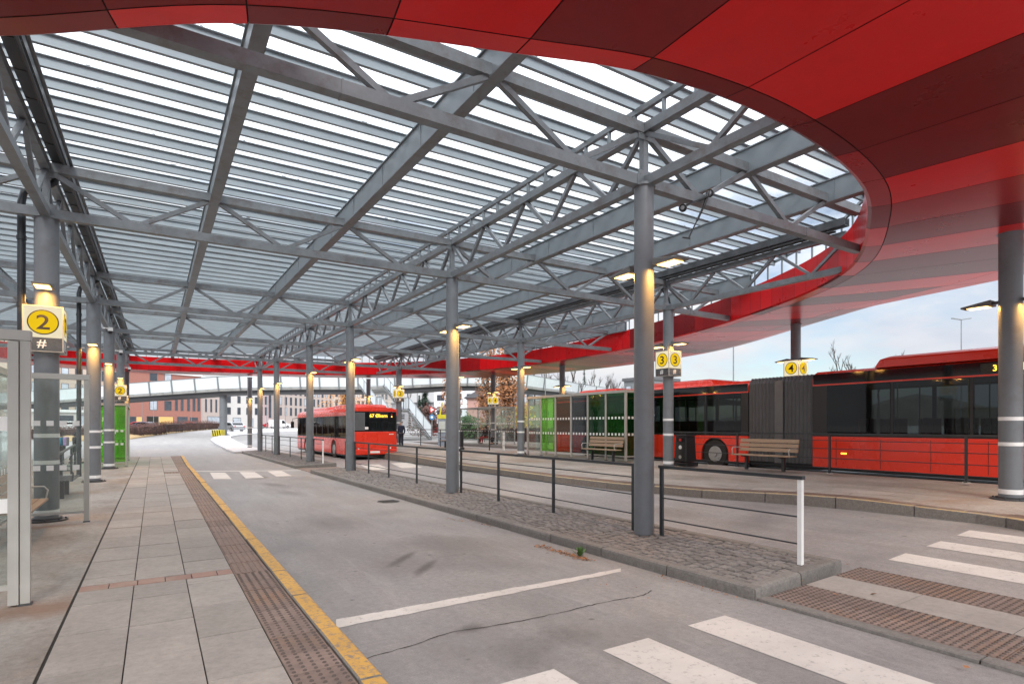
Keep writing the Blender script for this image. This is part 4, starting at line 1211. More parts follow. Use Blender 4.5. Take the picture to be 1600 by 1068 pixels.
    for y0, y1, h, inset in roofpods:
        b_ = MB(); w0, w1 = inset, W - inset; zz = oz + H - .03
        P = [(w0, y0, zz), (w1, y0, zz), (w1, y1, zz), (w0, y1, zz), (w0 + .05, y0 + .12, zz + h * .75), (w1 - .05, y0 + .12, zz + h * .75), (w1 - .05, y1 - .12, zz + h * .75), (w0 + .05, y1 - .12, zz + h * .75),
             (w0 + .2, y0 + .3, zz + h), (w1 - .2, y0 + .3, zz + h), (w1 - .2, y1 - .3, zz + h), (w0 + .2, y1 - .3, zz + h)]
        P = [(p[0] + ox, p[1] + oy, p[2]) for p in P]
        b_.add(P, [(0, 1, 5, 4), (1, 2, 6, 5), (2, 3, 7, 6), (3, 0, 4, 7), (4, 5, 9, 8), (5, 6, 10, 9), (6, 7, 11, 10), (7, 4, 8, 11), (8, 9, 10, 11)]); b_.build('roof_pod', paint, t, bevel=.03)
    for (yc, r) in arches:
        for sx in (0, W):
            s_ = 1 if sx == 0 else -1
            b_ = MB(); R_ = .485
            x0_ = ox + sx + s_ * .03; x1_ = ox + sx + s_ * .30
            b_.tube([(x0_, oy + yc, oz + R_ + .0), (x0_ + s_ * .02, oy + yc, oz + R_), (x1_, oy + yc, oz + R_)], [R_ - .02, R_, R_], 28)
            w_ = b_.build('tyre', M_tyre, t)
            b_ = MB(); b_.tube([(x0_ - s_ * .012, oy + yc, oz + R_), (x0_ + s_ * .02, oy + yc, oz + R_)], [.27, .29], 24); b_.tube([(x0_ - s_ * .05, oy + yc, oz + R_), (x0_, oy + yc, oz + R_)], .09, 14)
            for k in range(8):
                a = k * PI / 4; b_.tube([(x0_ - s_ * .03, oy + yc + .19 * math.cos(a), oz + R_ + .19 * math.sin(a)), (x0_, oy + yc + .19 * math.cos(a), oz + R_ + .19 * math.sin(a))], .018, 6)
            b_.build('rim', M_rim, w_)
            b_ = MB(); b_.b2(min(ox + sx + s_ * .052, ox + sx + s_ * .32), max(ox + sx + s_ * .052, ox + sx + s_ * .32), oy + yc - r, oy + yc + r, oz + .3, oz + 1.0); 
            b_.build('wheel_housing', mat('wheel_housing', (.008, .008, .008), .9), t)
# --- the solo bus in the middle lane
bx, by, bz, BW = 9.2, 30.1, .03, 2.5
t = thing('city_bus', 'red city bus seen from behind in the middle lane, line 67 shown in amber', 'bus', (bx + 1.25, by, bz))
wins = [(.35, 1.6), (1.68, 3.0), (3.08, 4.4), (4.5, 5.7), (5.8, 7.1), (7.2, 8.5), (8.6, 9.9), (10.0, 11.0), (11.1, 12.2)]
bus_section(t, 12.4, BW, 2.78, None, [(3.3, .56), (9.9, .56)], (bx, by, bz), M_busred, M_busglass, zwin=(1.12, 2.36), wins=wins, roofpods=((.8, 4.4, .24, .22), (5.2, 9.6, .20, .3)))
rear = MB(); rear.b2(bx + .04, bx + BW - .04, by - .045, by - .001, bz + .36, bz + 1.50); rear.build('rear_panel', M_busred, t, bevel=.02)
b_ = MB(); b_.b2(bx + .02, bx + BW - .02, by - .075, by - .001, bz + .28, bz + .56); b_.build('bumper', M_busred, t, bevel=.03)
b_ = MB(); b_.b2(bx + .04, bx + BW - .04, by - .04, by - .001, bz + 1.505, bz + 2.56); b_.build('rear_window', M_busglass, t, bevel=.02)
b_ = MB(); b_.b2(bx + .06, bx + .72, by - .052, by - .042, bz + 1.56, bz + 2.50); b_.build('rear_side_pane', mat('pane_grey', (.10, .11, .12), .12, spec=.8), t, bevel=.004)
b_ = MB(); b_.b2(bx + .02, bx + BW - .02, by - .05, by - .001, bz + 2.565, bz + 2.72); b_.build('rear_header', M_busred, t, bevel=.02)
b_ = MB(); b_.b2(bx + .95, bx + 1.98, by - .05, by - .042, bz + 2.20, bz + 2.50); b_.build('destination_box', M_ink, t)
b_ = MB(); put_text(b_, '67 Økern', .25, (bx + 1.46, by - .056, bz + 2.35), 0, 0, .003); b_.build('destination_text', M_led, t, recalc=False)
for sx in (.12, BW - .12):
    for k, z in enumerate((.66, .66, .66)):
        xx = bx + (sx + k * .13 if sx < 1 else sx - k * .13)
        b_ = MB(); b_.tube([(xx, by - .055, bz + .62 + (.0)), (xx, by - .044, bz + .62)], .042, 14); b_.build('tail_light', mat('lamp_red', (.5, .02, .01), .2) if k < 2 else M_white, t)
b_ = MB(); b_.b2(bx + 1.0, bx + 1.52, by - .083, by - .074, bz + .36, bz + .47); b_.build('number_plate', M_white, t)
b_ = MB(); b_.b2(bx + 2.05, bx + 2.3, by - .050, by - .045, bz + 1.34, bz + 1.38); b_.build('lettering', M_white, t)
for k, (xx, c_) in enumerate(((2.2, 0), (2.2, 1))):
    b_ = MB(); b_.tube([(bx + xx, by - .05, bz + 2.42 - .12 * k), (bx + xx, by - .042, bz + 2.42 - .12 * k)], .035, 12); b_.build('marker_light', M_led if k else mat('lamp_red', (.5, .02, .01), .2), t)
b_ = MB(); b_.tube([(bx - .02, by + 12.2, bz + 2.35), (bx - .30, by + 12.5, bz + 2.3), (bx - .32, by + 12.5, bz + 2.1)], .02, 8); b_.b2(bx - .42, bx - .22, by + 12.44, by + 12.56, bz + 1.65, bz + 2.1)
b_.build('mirror', M_black, t, bevel=.02)
b_ = MB(); b_.b2(bx + .25, bx + .9, by - .048, by - .040, bz + 1.62, bz + 1.75); b_.build('route_sticker', M_white, t)
# --- the articulated bus on the right
ax, az = 17.0, .37
t = thing('articulated_bus', 'long red articulated bus with black bellows passing behind the right platform', 'bus', (ax + 1.27, 11.0, az))
wl = lambda a, c, n_: [(a + (c - a) * i / n_ + .03, a + (c - a) * (i + 1) / n_ - .03) for i in range(n_)]
bus_section(t, 10.9, 2.55, 3.0, None, [(1.35, .58), (8.2, .58)], (ax, 12.1, az), M_busred, M_busglass, zwin=(1.13, 2.58), wins=wl(.25, 10.7, 7), cove=(2.62, 2.88), roofpods=((1.6, 5.6, .20, .25), (6.9, 9.6, .16, .5)))
bus_section(t, 11.3, 2.55, 3.1, None, [(3.6, .58)], (ax, -1.4, az), M_busred, M_busglass, zwin=(1.16, 2.66), wins=wl(.2, 10.9, 6), cove=(2.70, 3.0), roofpods=((.4, 9.6, .30, .06),))
b_ = MB()
nf = 17; y0_, y1_ = 9.92, 12.08
for k in range(nf):
    ya = y0_ + (y1_ - y0_) * k / nf; yb = ya + (y1_ - y0_) / nf
    for (p, q, e0, e1) in ((ya, (ya + yb) / 2, .0, .045), ((ya + yb) / 2, yb, .045, .0)):
        o0 = [(.02 + e0, .32), (.02 + e0, 2.84), (.16 + e0, 3.04 - e0), (2.39 - e0, 3.04 - e0), (2.53 - e0, 2.84), (2.53 - e0, .32)]
        o1 = [(.02 + e1, .32), (.02 + e1, 2.84), (.16 + e1, 3.04 - e1), (2.39 - e1, 3.04 - e1), (2.53 - e1, 2.84), (2.53 - e1, .32)]
        V = [(x + ax, p, z + az) for x, z in o0] + [(x + ax, q, z + az) for x, z in o1]
        b_.add(V, [(j, j + 1, 6 + j + 1, 6 + j) for j in range(5)])
b_.build('bellows', M_bellow, t)
b_ = MB(); b_.b2(ax + .2, ax + 2.35, 9.8, 12.2, az + .14, az + .6); b_.build('turntable', M_black, t)
b_ = MB(); b_.b2(ax - .012, ax + .03, 10.86, 11.14, az + .3, az + 2.9); b_.build('bellows_frame', mat('bellows_hoop', (.12, .12, .125), .5, .2), t)
b_ = MB(); b_.b2(ax - .016, ax - .010, 4.3, 5.75, az + 2.74, az + 2.96); b_.build('destination_box', M_ink, t)
b_ = MB(); put_text(b_, '3', .20, (ax - .020, 5.47, az + 2.84), -PI / 2, 0, .002)
b_.b2(ax - .022, ax - .018, 4.4, 5.02, az + 2.76, az + 2.93)
b_.build('destination_text', M_led, t, recalc=False)
for y_ in list(lin(-.4, 9.2, 8)) + list(lin(14.9, 22.4, 6)):
    b_ = MB(); b_.b2(ax - .0025, ax + .001, y_ - .006, y_ + .006, az + .30, az + 1.10); b_.build('panel_seam', M_black, t)
for y_ in (8.9, 14.6, 18.9):
    b_ = MB(); b_.b2(ax - .014, ax - .004, y_, y_ + .16, az + .66, az + .70); b_.build('side_marker', M_led, t)
# ================================================================ PEOPLE
def skin(name, J, E, m_, parent, sub=1):
    me = bpy.data.meshes.new(name); bm = bmesh.new(); ly = bm.verts.layers.skin.verify()
    vs = []
    for i, (p, r) in enumerate(J):
        v = bm.verts.new(p); r = r if isinstance(r, tuple) else (r, r); v[ly].radius = r; v[ly].use_root = (i == 0); vs.append(v)
    for a, c in E: bm.edges.new((vs[a], vs[c]))
    bm.to_mesh(me); bm.free(); me.materials.append(m_)
    o = bpy.data.objects.new(name, me); COL.objects.link(o); o.parent = parent
    o.modifiers.new('skin', 'SKIN').use_smooth_shade = True
    s = o.modifiers.new('sub', 'SUBSURF'); s.levels = sub; s.render_levels = sub
    return o
M_skin = mat('skin', (.50, .30, .21), .5, 0, .05)
def person(label, loc, rz, h=1.75, pose='stand', jacket=(.03, .035, .05), trousers=(.02, .022, .03), hair=(.05, .03, .02), group=None, hood=None, bag=None):
    t = thing('person', label, 'person', loc, rz, group)
    k = h / 1.75; J = {}
    sit = pose == 'sit'; walk = pose == 'walk'
    hz = .50 if sit else .93
    J['pel'] = (0, 0, hz); J['wst'] = (0, .0, hz + .15); J['chest'] = (0, -.01 if not sit else .03, hz + .38); J['neck'] = (0, .0 if not sit else .03, hz + .56); J['head'] = (0, .025, hz + .66); J['top'] = (0, .03, hz + .76)
    for s, n_ in ((-1, 'L'), (1, 'R')):
        J['hip' + n_] = (s * .09, 0, hz - .03)
        st = (.26 if s > 0 else -.22) if walk else 0
        if sit: J['kn' + n_] = (s * .11, .42, .50); J['an' + n_] = (s * .11, .44, .09); J['to' + n_] = (s * .12, .60, .04)
        else: J['kn' + n_] = (s * .10, .03 + st * .6, .50); J['an' + n_] = (s * .10, st, .09 + (.06 if st < 0 else 0)); J['to' + n_] = (s * .11, st + .16, .035 + (.0 if st >= 0 else .01))
        J['sh' + n_] = (s * .18, J['chest'][1], hz + .49)
        sw = -st * .5
        J['el' + n_] = (s * .24, -.04 + sw * .7 + (.08 if sit else 0), hz + .22); J['wr' + n_] = (s * .24 * (.6 if sit else 1), .05 + sw + (.28 if sit else 0), hz - .02 + (.06 if sit else 0))
    P = lambda n_: tuple(c * k for c in J[n_])
    # body, one continuous surface with face, hands and fingers
    V = [(P('pel'), .10 * k), (P('wst'), .09 * k), (P('chest'), (.125 * k, .10 * k)), (P('neck'), .05 * k), (P('head'), .082 * k), (P('top'), .07 * k)]; E = [(0, 1), (1, 2), (2, 3), (3, 4), (4, 5)]
    nose = Vector(P('head')) + Vector((0, .10, .0)) * k; V.append((tuple(nose), .016)); E.append((4, 6))
    for n_ in 'LR':
        i = len(V); V += [(P('hip' + n_), .08 * k), (P('kn' + n_), .052 * k), (P('an' + n_), .036 * k), (P('to' + n_), .034 * k)]; E += [(0, i), (i, i + 1), (i + 1, i + 2), (i + 2, i + 3)]
        i = len(V); V += [(P('sh' + n_), .055 * k), (P('el' + n_), .040 * k), (P('wr' + n_), .026 * k)]; E += [(2, i), (i, i + 1), (i + 1, i + 2)]
        w = Vector(P('wr' + n_)); d = (w - Vector(P('el' + n_))).normalized(); pm = w + d * .07; V.append((tuple(pm), (.034, .02))); j = len(V) - 1; E.append((j - 1, j))
        sx = Vector((0, 1, 0))
        for f in range(4):
            b0 = pm + sx * (.024 - .016 * f) + d * .03; b1 = b0 + d * (.045 - .006 * abs(f - 1)); V += [(tuple(b0), .008), (tuple(b1), .007)]; E += [(j, len(V) - 2), (len(V) - 2, len(V) - 1)]
        th = w + d * .035 + sx * .045; V.append((tuple(th), .009)); E.append((j, len(V) - 1))
    skin('body', V, E, M_skin, t)
    mj = mat('jacket_%d' % (hash(jacket) % 9999), jacket, .8, 0, .15, 20)
    V = [(P('pel'), (.135 * k, .12 * k)), (P('wst'), (.13 * k, .115 * k)), (P('chest'), (.16 * k, .13 * k)), (tuple(Vector(P('neck')) - Vector((0, 0, .02))), .075 * k)]; E = [(0, 1), (1, 2), (2, 3)]
    for n_ in 'LR':
        i = len(V); V += [(P('sh' + n_), .075 * k), (P('el' + n_), .06 * k), (P('wr' + n_), .045 * k)]; E += [(2, i), (i, i + 1), (i + 1, i + 2)]
    skin('jacket', V, E, mj, t)
    mt_ = mat('trousers_%d' % (hash(trousers) % 9999), trousers, .85, 0, .15, 20)
    V = [(P('pel'), (.125 * k, .11 * k))]; E = []
    for n_ in 'LR':
        i = len(V); a = Vector(P('an' + n_)) + Vector((0, 0, .03)); V += [(P('hip' + n_), .09 * k), (P('kn' + n_), .068 * k), (tuple(a), .055 * k)]; E += [(0, i), (i, i + 1), (i + 1, i + 2)]
    skin('trousers', V, E, mt_, t)
    for n_ in 'LR':
        a = Vector(P('an' + n_)); c = Vector(P('to' + n_)); a.z = c.z + .015
        skin('shoe', [(tuple(a - Vector((0, .05, 0))), .042), (tuple((a + c) / 2), .042), (tuple(c + Vector((0, .02, 0))), .038)], [(0, 1), (1, 2)], M_black, t)
    hd = Vector(P('head')); mh = mat('hair_%d' % (hash(hair) % 9999), hair, .8, 0, .2, 30)
    skin('hair' if not hood else 'hood', [(tuple(hd + Vector((0, -.035, .05)) * k), (.095 * k, .095 * k)), (tuple(hd + Vector((0, -.02, .10)) * k), (.085 * k, .09 * k)), (tuple(hd + Vector((0, -.06, -.04)) * k), .07 * k)], [(0, 1), (0, 2)], mh if not hood else mj, t)
    if bag:
        b_ = MB(); b_.box((0, -.20 * k, (hz + .32) * k), (.30, .14, .40)); 
        o = b_.build('backpack', mat('bag_%d' % (hash(bag) % 9999), bag, .8), None, bevel=.05); o.parent = t
    return t
x, y = at(97, 26); person('person in a bright blue jacket standing behind the left bench', (x, y, PZ), 1.2, 1.42, 'stand', (.03, .22, .36), (.03, .03, .04), hair=(.04, .03, .03), bag=(.42, .28, .55))
x, y = at(117, 26.5); person('person in a black hooded coat beside the blue jacket, walking away', (x, y, PZ), -1.2, 1.42, 'walk', (.03, .02, .025), (.02, .02, .025), hood=True)
x, y = at(627, 37.5); person('man in dark suit beside the rear corner of the solo bus', (x, y, PR(14, 0) - .08), 2.2, 1.72, 'stand', (.02, .025, .05), (.015, .017, .03), hair=(.4, .38, .36))
x, y = 21.6, 37.6; person('seated person in black coat and red trousers in the far shelter', (x, y, .5), PI / 2 + .2, 1.75, 'sit', (.02, .015, .015), (.22, .02, .025), hair=(.03, .02, .02))
x, y = 21.6, 36.0; person('person in dark clothes sitting at the end of the far shelter', (x, y, .5), PI / 2, 1.7, 'sit', (.02, .02, .025), (.02, .02, .03), hair=(.05, .04, .03))
t = thing('bench', 'dark bench inside the far clear shelter', 'bench', (21.6, 37.2, .5), group='benches')
b_ = MB(); b_.b2(21.35, 21.75, 35.6, 38.8, .90, .94); b_.build('seat', M_wood, t)
for yy in (35.9, 38.5): MB().b2(21.5, 21.6, yy - .04, yy + .04, .5, .9).build('leg', M_rail, t)
for k, (px, d) in enumerate(((365, 150), (391, 150), (118, 118))):
    x, y = at(px, d); person(['distant person in black walking by the white house front', 'distant dark figure beside the splitter island column', 'distant person by the parked white car'][k], (x, y, gz(x, y)), .5 * k, 1.75, 'walk')
# ================================================================ SCOOTER LODGED IN THE TRUSS
def zp(px, py, d):
    x, y = at(px, d); return Vector((x, y, HC + (YH - py) / FPX * d))
t = thing('kick_scooter', 'black kick scooter lodged on the truss beyond the first island column', 'scooter', tuple(zp(1095, 315, 9.75)))
w1, w2, st, hb = zp(1109, 302, 9.75), zp(1067, 325, 9.6), zp(1100, 322, 9.7), zp(1075.5, 372.5, 9.7)
ax_ = Vector((SA, CA, 0)) * .018 + Vector((CA, -SA, 0)) * .012
for w in (w1, w2):
    b_ = MB(); b_.tube([w - ax_, w + ax_], .062, 20); q = b_.build('wheel', M_tyre, t)
    b_ = MB(); b_.tube([w - ax_ * 1.15, w + ax_ * 1.15], .034, 12); b_.build('hub', M_rim, q)
b_ = MB(); b_.beam(w1 + Vector((-.02, 0, -.05)), w2 + Vector((.02, 0, .03)), .10, .022); b_.build('deck', M_black, t)
b_ = MB(); b_.tube([w1 + Vector((-.03, 0, .03)), st], .022, 8); b_.tube([st, st.lerp(hb, .45)], .019, 8); b_.tube([st.lerp(hb, .45), hb], .012, 8); b_.build('stem', M_black, t)
b_ = MB(); r_ = Vector((CA, -SA, 0)); b_.tube([hb - r_ * .10 + Vector((0, 0, .02)), hb + r_ * .03], .014, 8); b_.build('handlebar', M_black, t)
# ================================================================ WEED AND LEAVES
lx, ly = hit(906, 868)
t = thing('weed', 'small green weed growing from the kerb joint among fallen leaves', 'plant', (lx, ly, 0))
b_ = MB()
for k in range(46):
    a = R.uniform(0, 2 * PI); l = R.uniform(.05, .17); el = R.uniform(.5, 1.4); c = Vector((lx + R.uniform(-.02, .02), ly + R.uniform(-.02, .02), .0))
    tip = c + Vector((math.cos(a) * math.cos(el), math.sin(a) * math.cos(el), math.sin(el))) * l; sd = Vector((-math.sin(a), math.cos(a), 0)) * R.uniform(.010, .022); md = c.lerp(tip, .65)
    b_.add([c, md + sd, tip, md - sd], [(0, 1, 2, 3)])
b_.build('leaves', mat('weed_green', (.07, .15, .03), .6, 0, .3, 20, island=.3), t, recalc=False)
b_ = MB()
def leaf(x, y, z, s):
    a = R.uniform(0, 2 * PI); u = Vector((math.cos(a), math.sin(a), R.uniform(-.3, .5))) * s; v = Vector((-math.sin(a), math.cos(a), R.uniform(-.3, .5))) * s * .7
    c = Vector((x, y, z + s * .45)); b_.add([c - u, c - v * .8 + u * .2, c + u, c + v], [(0, 1, 2, 3)])
def scatter(p0, p1, n_, w, s0, s1, z=None):
    for _ in range(n_):
        q = R.random(); x = p0[0] + (p1[0] - p0[0]) * q + R.gauss(0, w); y = p0[1] + (p1[1] - p0[1]) * q + R.gauss(0, w)
        leaf(x, y, (gz(x, y) if z is None else z), R.uniform(s0, s1))
scatter(hit(842, 852), hit(922, 876), 260, .05, .008, .028)
scatter(hit(770, 822), hit(735, 812), 60, .05, .008, .022)
scatter(hit(700, 809), hit(725, 815), 40, .05, .008, .02)
scatter((5.40, 5.1), (5.40, 3.9), 70, .05, .007, .018)
scatter(hit(1205, 925), hit(1330, 880), 60, .05, .008, .02, .07)
scatter(hit(900, 905), hit(1150, 930), 26, .25, .006, .016)
for px, py in ((1510, 1046), (1225, 955), (1305, 935), (1365, 935), (1340, 955)):
    x, y = hit(px, py, .02); leaf(x, y, .03 if py > 940 else .06, .035)
scatter((1.6, 4), (1.7, 12), 20, .12, .005, .012)
scatter((-1.0, 4), (-1.2, 9), 26, .4, .004, .010, PZ)
tag(b_.build('fallen_leaves', M_leaf, recalc=False), 'brown fallen leaves scattered along the kerbs', 'leaves', kind='stuff')
# ================================================================ VEHICLES FAR AWAY
def car(label, loc, rz, paint, L=4.4, H=1.45, W=1.78, van=False):
    t = thing('parked_car' if not van else 'parked_van', label, 'car' if not van else 'van', (0, 0, 0), 0, 'distant cars')
    if van: P = [(-L / 2, .35), (-L / 2, 1.0), (-L / 2 + .05, H - .1), (-L / 2 + .3, H), (L / 2 - 1.9, H), (L / 2 - 1.0, 1.15), (L / 2 - .1, .95), (L / 2, .6), (L / 2, .3)]
    else: P = [(-L / 2, .38), (-L / 2, .85), (-L / 2 + .35, .98), (-L / 2 + .75, H - .08), (-L / 2 + 1.5, H), (L / 2 - 2.1, H - .02), (L / 2 - 1.25, 1.0), (L / 2 - .2, .82), (L / 2, .6), (L / 2, .3)]
    out = P[:]; 
    for yc in (L / 2 - .85, -L / 2 + .85): out += [(yc + .36, .28), (yc + .30, .50), (yc + .12, .64), (yc - .12, .64), (yc - .30, .50), (yc - .36, .28)]
    out += [(-L / 2 + .05, .28)]
    b_ = MB()
    V = [(0, 0, 0)]
    b_.plate([(-W / 2, y, z) for y, z in out], (W, 0, 0)); b_.build('body', paint, t, bevel=.05)
    for sx in (-1, 1):
        b_ = MB(); x = sx * (W / 2 + .003)
        if van: q = [(L / 2 - 1.95, H - .18), (L / 2 - 1.2, 1.12), (L / 2 - 2.4, 1.12), (L / 2 - 2.4, H - .18)]
        else: q = [(-L / 2 + .95, H - .14), (L / 2 - 2.15, H - .12), (L / 2 - 1.5, 1.0), (-L / 2 + .65, 1.0)]
        b_.plate([(x, y, z) for y, z in q], (-sx * .01, 0, 0)); b_.build('side_window', M_busglass, t)
        for yc in (L / 2 - .85, -L / 2 + .85):
            b_ = MB(); b_.tube([(sx * (W / 2 - .2), yc, .32), (sx * (W / 2 - .01), yc, .32)], .32, 16); w = b_.build('tyre', M_tyre, t)
            b_ = MB(); b_.tube([(sx * (W / 2 - .05), yc, .32), (sx * (W / 2 + .004), yc, .32)], .19, 12); b_.build('rim', M_rim, w)
        b_ = MB(); b_.box((sx * (W / 2 - .25), L / 2 - .01, .68), (.35, .06, .12)); b_.build('headlight', M_white, t)
        b_ = MB(); b_.box((sx * (W / 2 - .2), -L / 2 + .0, .82), (.25, .05, .14)); b_.build('tail_light', mat('lamp_red', (.5, .02, .01), .2), t)
    b_ = MB(); yf = L / 2 - (1.7 if not van else 1.48); zf_ = 1.2
    a, c = (Vector((0, L / 2 - 2.08, H - .06)), Vector((0, L / 2 - 1.28, 1.02))) if not van else (Vector((0, L / 2 - 1.9, H - .04)), Vector((0, L / 2 - 1.02, 1.17)))
    b_.beam(a + Vector((0, .02, .015)), c + Vector((0, .02, .015)), W - .25, .02); b_.build('windscreen', M_busglass, t)
    b_ = MB(); b_.beam(Vector((0, -L / 2 + .38, 1.02)), Vector((0, -L / 2 + (.72 if not van else .2), H - .12)), W - .25, .02); b_.build('rear_window', M_busglass, t)
    t.location = loc; t.rotation_euler = (0, 0, rz); return t
pr_ = mat('car_paint_red', (.45, .02, .03), .25, coat=.8, var=.03); pw_ = mat('car_paint_white', (.75, .75, .76), .25, coat=.8, var=.03); pb_ = mat('car_paint_darkblue', (.02, .03, .08), .25, coat=.8, var=.03); ps_ = mat('car_paint_silver', (.38, .40, .42), .25, .5, coat=.8, var=.03)
for px, d, rz, p, lab, v in ((292, 108, 1.2, pr_, 'red parked car behind the brown hedge and yellow rail fence', 0), (222, 88, 1.0, pb_, 'dark blue parked car behind the near end of the hedge', 0), (212, 98, 1.3, pr_, 'red parked car tucked behind the dark blue one', 0),
        (105, 92, 1.5, pw_, 'white parked car in front of the pale shop', 0), (437, 140, -1.2, pw_, 'white delivery van on the far road', 1), (422, 141, .9, pr_, 'small red car facing us beside the white van', 0),
        (362, 86, .4, ps_, 'silver car parked behind the bridge pier', 0), (683, 74, 1.3, pr_, 'pink red parked car beyond the stairs', 0)):
    x, y = at(px, d); car(lab, (x, y, gz(x, y)), rz, p, van=bool(v), H=1.45 if not v else 2.0, L=4.3 if not v else 4.9)
# ================================================================ BRIDGE AND STAIRS
M_bdeck = mat('bridge_concrete', (.30, .30, .29), .8, 0, .12, 1.5, dirt=((.18, .18, .17), 1.0)); M_bdark = mat('bridge_girder_dark', (.07, .07, .075), .6)
M_bglass = mat('frosted_parapet', (.72, .78, .80), .22, 0, .04, 1.5); M_zinc = mat('zinc_frame', (.25, .265, .275), .45, .4)
br = [(-120, 84, 4.1), (-20, 80, 4.15), (85, 76, 4.4), (200, 72, 4.95), (270, 70, 5.2), (342, 68, 5.45), (410, 66.5, 5.5), (470, 65.5, 5.5), (530, 65, 5.47), (590, 64.5, 5.45), (645, 64, 5.6), (700, 64, 5.8), (760, 66, 5.95), (822, 71, 6.0), (875, 83, 6.2), (930, 100, 6.5), (990, 125, 7.0)]
BP = []
for (a, c) in zip(br, br[1:]):
    for k in range(2):
        q = k / 2; px = a[0] + (c[0] - a[0]) * q; d = a[1] + (c[1] - a[1]) * q; x, y = at(px, d); BP.append(Vector((x, y, a[2] + (c[2] - a[2]) * q)))
x, y = at(990, 125); BP.append(Vector((x, y, 7.0)))
t = thing('footbridge', 'curved footbridge with frosted glass parapets spanning behind the bus station', 'bridge', tuple(BP[10]))
def ribbon(mb, off0, off1, z0, z1, mi=0, tilt=0):
    """box section following the bridge line, between lateral offsets and heights"""
    rows = []
    for i, p in enumerate(BP):
        d = (BP[min(i + 1, len(BP) - 1)] - BP[max(0, i - 1)]); d.z = 0; d.normalize(); nn = Vector((-d.y, d.x, 0))   # away from the camera
        rows.append([p + nn * off0 + Vector((0, 0, z0)), p + nn * off1 + Vector((0, 0, z0)), p + nn * (off1 - tilt) + Vector((0, 0, z1)), p + nn * (off0 - tilt) + Vector((0, 0, z1))])
    V = [v for r_ in rows for v in r_]
    mb.add(V, [(i * 4 + j, i * 4 + (j + 1) % 4, (i + 1) * 4 + (j + 1) % 4, (i + 1) * 4 + j) for i in range(len(BP) - 1) for j in range(4)])
b_ = MB(); ribbon(b_, 0, 3.4, .40, .72); b_.build('deck', M_bdeck, t)
b_ = MB(); ribbon(b_, .35, 3.05, 0, .40); b_.build('girder', M_bdark, t)
for s_, o_ in ((1, -.02), (-1, 3.36)):
    b_ = MB(); ribbon(b_, o_, o_ + .03, .74, 2.05, tilt=.18 * s_); b_.build('parapet', M_bglass, t)
    b_ = MB(); ribbon(b_, o_ - .03 - .18 * s_, o_ + .05 - .18 * s_, 2.05, 2.12); b_.build('handrail', M_zinc, t)
    for i in range(0, len(BP)):
        b_ = MB()
        p = BP[i]; d = (BP[min(i + 1, len(BP) - 1)] - BP[max(0, i - 1)]); d.z = 0; d.normalize(); nn = Vector((-d.y, d.x, 0))
        b_.beam(p + nn * (o_ - .05 * s_) + Vector((0, 0, .5)), p + nn * (o_ - .05 * s_ - .2 * s_) + Vector((0, 0, 2.1)), .14, .10)
        b_.build('stanchion', M_zinc, t)
for px, d in ((349, 69.2), (828, 73.5), (60, 78)):
    x, y = at(px, d); g = gz(x, y)
    b_ = MB(); b_.cyl(x, y, g - .2, 5.75, .42, 20); b_.build('pier', M_steel, t)
t = thing('barrier_block', 'black and yellow striped concrete block at the bridge pier', 'barrier', (*at(343, 66), gz(*at(343, 66))))
x, y = at(341, 66); g = gz(x, y); b_ = MB(); b_.box((x, y, g + .35), (1.1, .9, .7), rz=-YAW); b_.build('block', mat('barrier_yellow', (.55, .45, .03), .6), t, bevel=.03)
b_ = MB(); u = Vector((CA, -SA, 0)); f_ = Vector((SA, CA, 0)); c0 = Vector((x, y, g)) - f_ * .46
for k in range(4):
    s0 = -.5 + .26 * k; b_.plate([c0 + u * s0 + Vector((0, 0, .68)), c0 + u * (s0 + .12) + Vector((0, 0, .68)), c0 + u * (s0 + .24) + Vector((0, 0, .04)), c0 + u * (s0 + .12) + Vector((0, 0, .04))], -f_ * .006)
b_.build('stripes', M_ink, t)
# stairs from the bridge deck down towards the station
t = thing('bridge_stairs', 'steel stairs with frosted glass balustrades leading up to the footbridge', 'stairs', (20.8, 54, 0))
z0, z1, y0, y1 = gz(20.8, 49), 6.15, 48.6, 60.8; ym = 54.6; zm = (z0 + z1) / 2
def stair(ya, za, yb, zb, xc, w, n_):
    for k in range(n_):
        q = k / n_; b_s.b2(xc - w / 2, xc + w / 2, ya + (yb - ya) * q, ya + (yb - ya) * q + .27, za + (zb - za) * (k + 1) / n_ - .045, za + (zb - za) * (k + 1) / n_)
b_s = MB(); stair(y0, z0, ym - .7, zm, 20.8, 2.5, 17); stair(ym + .7, zm, y1, z1, 20.8, 2.5, 17); b_s.b2(19.55, 22.05, ym - .7, ym + .7, zm - .08, zm - .002)
b_s.build('treads', M_bdeck, t)
b_ = MB()
for sx in (-1.3, 1.3):
    for (A, B) in (((y0, z0), (ym - .7, zm)), ((ym - .7, zm), (ym + .7, zm)), ((ym + .7, zm), (y1, z1))):
        b_.beam((20.8 + sx, A[0], A[1] - .02), (20.8 + sx, B[0], B[1] - .02), .08, .34)
b_.build('stringers', M_zinc, t)
